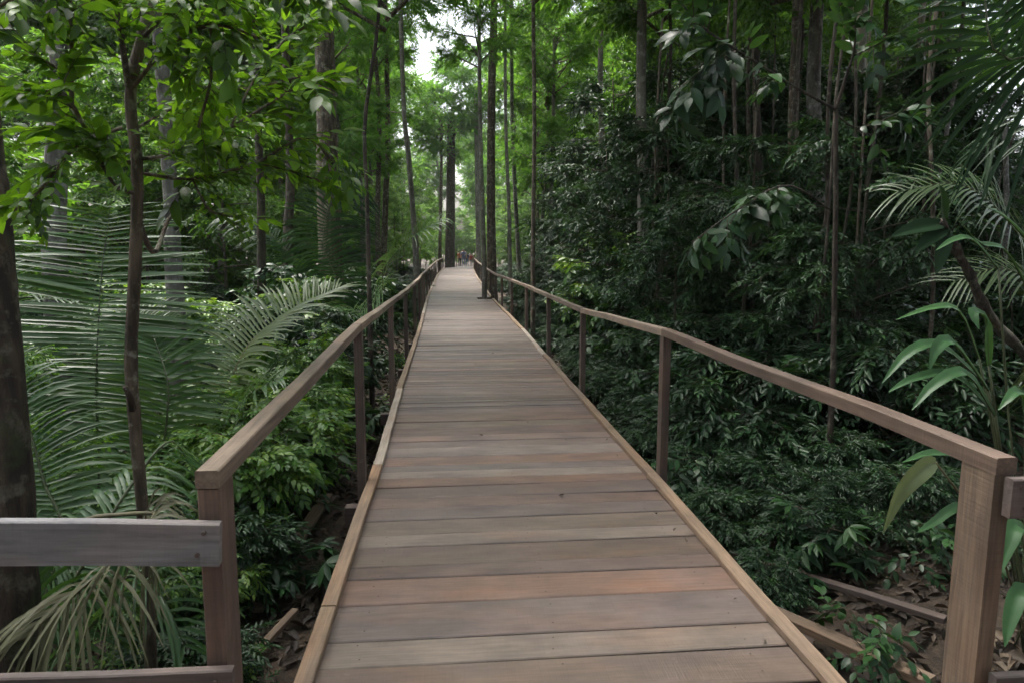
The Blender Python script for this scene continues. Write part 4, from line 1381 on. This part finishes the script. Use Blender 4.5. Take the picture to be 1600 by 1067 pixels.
LINE, ORD = {'left': 0, 'right': 0}, ['', 'first', 'second', 'third', 'fourth', 'fifth', 'sixth']
for x, y_, sc, kind in ((-3.8, 21, .55, 'feather'), (-3.3, 28, .70, 'feather'), (-5.0, 37, .75, 'feather'), (-5.6, 47, .8, 'canopy'), (4.1, 30, .66, 'feather'), (4.8, 38, .75, 'canopy'), (5.4, 47, .8, 'feather')):
    side_ = 'left' if x < 0 else 'right'
    LINE[side_] += 1
    forest_tree(x, y_, sc, ORD[LINE[side_]] + ' leafy tree lining the ' + side_ + ' of the boardwalk past its notched edge', 'trees lining the boardwalk', kind)
for k in range(16):
    y_ = rng.uniform(26, 48)
    forest_tree(-rng.uniform(5.5, 4 + .5 * y_), y_, rng.uniform(.6, 1.0), 'bright crowned tree behind the trunks left of the boardwalk', 'bright trees on the left', 'feather' if k % 3 else 'canopy')
for k in range(26):
    y_ = rng.uniform(98, 130)
    forest_tree(rng.uniform(-24, 24), y_, rng.uniform(.85, 1.2), 'hazy tree closing the view beyond the end of the boardwalk', 'trees closing the view', 'feather' if rng.random() < .6 else 'canopy')
n = 0
while n < 38:
    y_ = rng.uniform(48, 98)
    x = rng.uniform(-11, 11)
    if abs(x - .8) < 3.2 and y_ < 84:
        continue
    under_tree(x, y_, 'underlight', rng.uniform(.8, 1.5), 'light green understory tree near the far end of the boardwalk', 'understory trees at the far end')
    n += 1
for x, y_, sc, lb in SHADE:
    forest_tree(x, y_, sc, lb, 'slim trees roofing the right thicket' if 'roofing' in lb else None, low=False, thin=True)
for k in range(9):
    under_tree(rng.uniform(-3.5, 4.5), rng.uniform(86, 104), 'underlight', rng.uniform(.9, 1.6), 'light green understory tree near the far end of the boardwalk', 'understory trees at the far end')
# unseen trees added round the platform and right thicket to block sky light
for x, y_, sc in ((-6.5, -1, 1.0), (-7, -4, 1.2), (-4.5, -6, 1.2), (-1.5, -7, 1.3), (1.5, -6.5, 1.2), (4.5, -5.5, 1.2), (6.5, -2.5, 1.2), (7.5, 1, 1.1), (-8, 2, 1.1), (0, -10, 1.4), (-6, -9, 1.4), (6, -9, 1.4), (8, 3.5, 1.1)):
    under_tree(x, y_, 'under', sc, 'unseen dark understory tree added round the viewing platform to block low sky light', 'understory trees round the platform')
for x, y_, sc in ((8.5, 7, .7), (13, 12, .75), (10, 2, .75), (6.5, -4, .75), (-8.5, -3, .75), (-9.5, 5, .7), (0, -8, .8), (-5, -9, .8), (5, -9, .8)):
    forest_tree(x, y_, sc, 'unseen tall tree added to shade the thicket close to the platform', 'trees round the platform', low=False)

# ------------------------------------------------------------------ fallen timber and leaf litter
fp = thing('fallen_plank', 'pale discarded plank lying beside the boardwalk, bottom right', 'plank')
board('board', P(1180, 885, 3.95) * [1, 1, 0] + [0, 0, -.62], P(1460, 1010, 3.0) * [1, 1, 0] + [0, 0, -.55], .10, .045, M['oldwood'], fp, segs=4, warp=.003)
for k, (a, b, w) in enumerate((((1.55, 4.5), (2.05, 2.9), .12), ((1.5, 4.1), (1.85, 2.6), .09), ((1.75, 4.9), (2.6, 3.7), .07), ((1.45, 3.3), (1.9, 2.3), .1))):
    t = thing('fallen_plank', 'dark rotting offcut on the ground beside the right kerb, bottom right', 'plank', group='rotting offcuts by the right kerb')
    za, zb = float(ground_z(*a)) + .06 + .03 * k, float(ground_z(*b)) + .05 + .02 * k
    board('board', (*a, za), (*b, zb), w, .035, M['joist'], t, segs=3, warp=.003)
for k, (a, b, w, lb) in enumerate((((-1.6, 6.2), (-1.75, 4.3), .11, 'grey offcut plank on the ground beyond the left kerb'), ((-1.45, 4.2), (-1.85, 3.1), .05, 'thin pale fallen stick beside the left kerb'), ((-1.5, 3.1), (-1.9, 3.5), .035, 'broken branch leaning on the litter beside the left gate post'))):
    t = thing('fallen_branch' if k else 'fallen_plank', lb, 'branch' if k else 'plank')
    board('board' if k == 0 else 'stick', (*a, float(ground_z(*a)) + .08), (*b, float(ground_z(*b)) + .07), w, .03, M['oldwood'], t, segs=5, warp=.008)

mb = MB()
n = 42000
lx = rng.uniform(-7, 9, n)
ly = 1.2 + 22 * rng.random(n) ** 1.6
keep = np.abs(lx) > .9
lx, ly = lx[keep], ly[keep]
n = len(lx)
lz = ground_z(lx, ly) + rng.uniform(.005, .04, n)
v, _, q = leaf_geo(.14, .06, .5, .9)
tpl = dict(v=v, f=[(q, 0)], leaf=np.zeros(6, int), nleaf=1)
az = rng.uniform(0, 6.28, n)
fm = frame_from(np.stack([np.cos(az), np.sin(az), rng.normal(0, .3, n)], -1), (0, 0, 1), rng.normal(0, .5, n)) * rng.uniform(.35, .95, n)[:, None, None]
mb.stamp(tpl, fm, np.stack([lx, ly, lz], -1), np.clip(rng.normal(.45, .25, n), 0, 1))
o = obj('leaf_litter', mb.mesh('leaf_litter', [M['litter']]))
tag(o, 'brown fallen leaves covering the forest floor', 'leaf litter', kind='stuff')


mb = MB()
n = 22
ly = 2.1 + 16 * rng.random(n) ** 1.5
lx = np.where(rng.random(n) < .6, rng.choice([-1, 1], n) * rng.uniform(.8, .93, n), rng.uniform(-.9, .9, n)) + deck_x(ly)
fm = frame_from(np.stack([np.cos(ly * 40), np.sin(ly * 40), 0 * ly], -1), (0, 0, 1), rng.normal(0, .25, n)) * rng.uniform(.10, .3, n)[:, None, None]
mb.stamp(tpl, fm, np.stack([lx, ly, deck_z(ly) + .012], -1), np.clip(rng.normal(.95, .2, n), 0, 1))
o = obj('leaf_debris', mb.mesh('leaf_debris', [M['litter']]))
tag(o, 'scraps of dry leaf lying on the boardwalk planks', 'leaf debris', kind='stuff')


# ------------------------------------------------------------------ damp air between the trees
hz = MB()
hx0, hx1, hy0, hy1, hz0, hz1 = -80, 80, -40, 150, -3.2, 40
hz.add([(x, y_, z) for x in (hx0, hx1) for y_ in (hy0, hy1) for z in (hz0, hz1)], [np.array([[0, 1, 3, 2], [4, 6, 7, 5], [0, 4, 5, 1], [2, 3, 7, 6], [1, 5, 7, 3], [0, 2, 6, 4]])])
hm, hN, hL, hO = newmat('haze')
pv = hN.new('ShaderNodeVolumePrincipled')
pv.inputs['Color'].default_value = (.9, .95, .95, 1)
pv.inputs['Density'].default_value = 0.00045
hL.new(pv.outputs[0], hO.inputs['Volume'])
tag(obj('haze', hz.mesh('haze', [hm], False)), 'thin damp haze hanging between the trees', 'haze', kind='stuff')


# ------------------------------------------------------------------ people at the far end
def skin_body(name, joints, edges, rad, root):
    me = bpy.data.meshes.new(name)
    me.from_pydata(joints, edges, [])
    o = bpy.data.objects.new(name, me)
    COL.objects.link(o)
    sk = o.modifiers.new('skin', 'SKIN')
    sk.use_smooth_shade = True
    for i, r_ in enumerate(rad):
        me.skin_vertices[0].data[i].radius = r_ if isinstance(r_, tuple) else (r_, r_)
        me.skin_vertices[0].data[i].use_root = i == root
    ss_ = o.modifiers.new('sub', 'SUBSURF')
    ss_.levels = ss_.render_levels = 1
    dg = bpy.context.evaluated_depsgraph_get()
    ev = o.evaluated_get(dg)
    out = bpy.data.meshes.new_from_object(ev)
    bpy.data.objects.remove(o)
    return out


SKIN = plain('skin', (.30, .17, .11), .6)
HAIR = plain('dark_hair', (.02, .015, .012), .6)


def person(x, y_, h, shirt, trousers, label, rz=0, stride=.08, armout=.0):
    s = h / 1.75
    J = [(0, 0, .95), (0, 0, 1.15), (0, .01, 1.38), (0, .0, 1.50), (0, -.02, 1.58), (0, -.02, 1.70),
         (-.19, 0, 1.40), (-.24 - armout, .02, 1.14), (-.23 - armout, -.08, .90), (-.225 - armout, -.10, .80),
         (.19, 0, 1.40), (.24 + armout, .02, 1.14), (.23 + armout, -.08, .90), (.225 + armout, -.10, .80),
         (-.10, 0, .90), (-.11, -stride, .50), (-.11, -stride * .6, .09), (-.115, -stride - .14, .04),
         (.10, 0, .90), (.11, stride, .50), (.11, stride * 1.6, .09), (.115, stride * 1.2 - .14, .04)]
    E = [(0, 1), (1, 2), (2, 3), (3, 4), (4, 5), (2, 6), (6, 7), (7, 8), (8, 9), (2, 10), (10, 11), (11, 12), (12, 13),
         (0, 14), (14, 15), (15, 16), (16, 17), (0, 18), (18, 19), (19, 20), (20, 21)]
    rad = [(.15, .11), (.145, .10), (.16, .11), .06, .085, .09, .075, .052, .04, .035, .075, .052, .04, .035, .095, .065, .045, .04, .095, .065, .045, .04]
    me = skin_body('body', [tuple(c * s for c in j) for j in J], E, [tuple(c * s for c in r_) if isinstance(r_, tuple) else r_ * s for r_ in rad], 0)
    for m_ in (SKIN, shirt, trousers, HAIR):
        me.materials.append(m_)
    for p in me.polygons:
        c = p.center / s
        if c.z > 1.62 or (c.z > 1.52 and c.y > .0):
            p.material_index = 3
        elif c.z > 1.46:
            p.material_index = 0
        elif c.z > .96 and (abs(c.x) < .2 or c.z > 1.16):
            p.material_index = 1
        elif abs(c.x) > .19 and c.z > .7:
            p.material_index = 0
        elif c.z > .1:
            p.material_index = 2
        else:
            p.material_index = 3
    z = float(deck_z(y_))
    o = obj('person', me, None, (float(x), y_, z), (0, 0, rz))
    tag(o, label, 'person', 'walkers at the far end of the boardwalk')


shirts = {k: plain('cloth_' + k, c) for k, c in dict(red=(.25, .05, .045), orange=(.3, .09, .035), blue=(.16, .18, .28), black=(.015, .015, .018), navy=(.03, .05, .10), teal=(.03, .08, .14)).items()}
person(P(718.5, 410, 68)[0], 68, 1.62, shirts['orange'], shirts['black'], 'walker in an orange top and black trousers, leftmost at the path end')
person(P(724.5, 410, 67)[0], 67, 1.76, shirts['blue'], shirts['blue'], 'tall walker in pale blue clothes at the far end of the boardwalk', armout=.04)
person(P(730, 410, 69)[0], 69, 1.45, shirts['navy'], shirts['teal'], 'shorter walker in dark blue beside the tall pale blue walker')
person(P(736, 410, 71)[0], 71, 1.40, shirts['red'], shirts['black'], 'small walker in a red top at the right of the group', armout=.06)
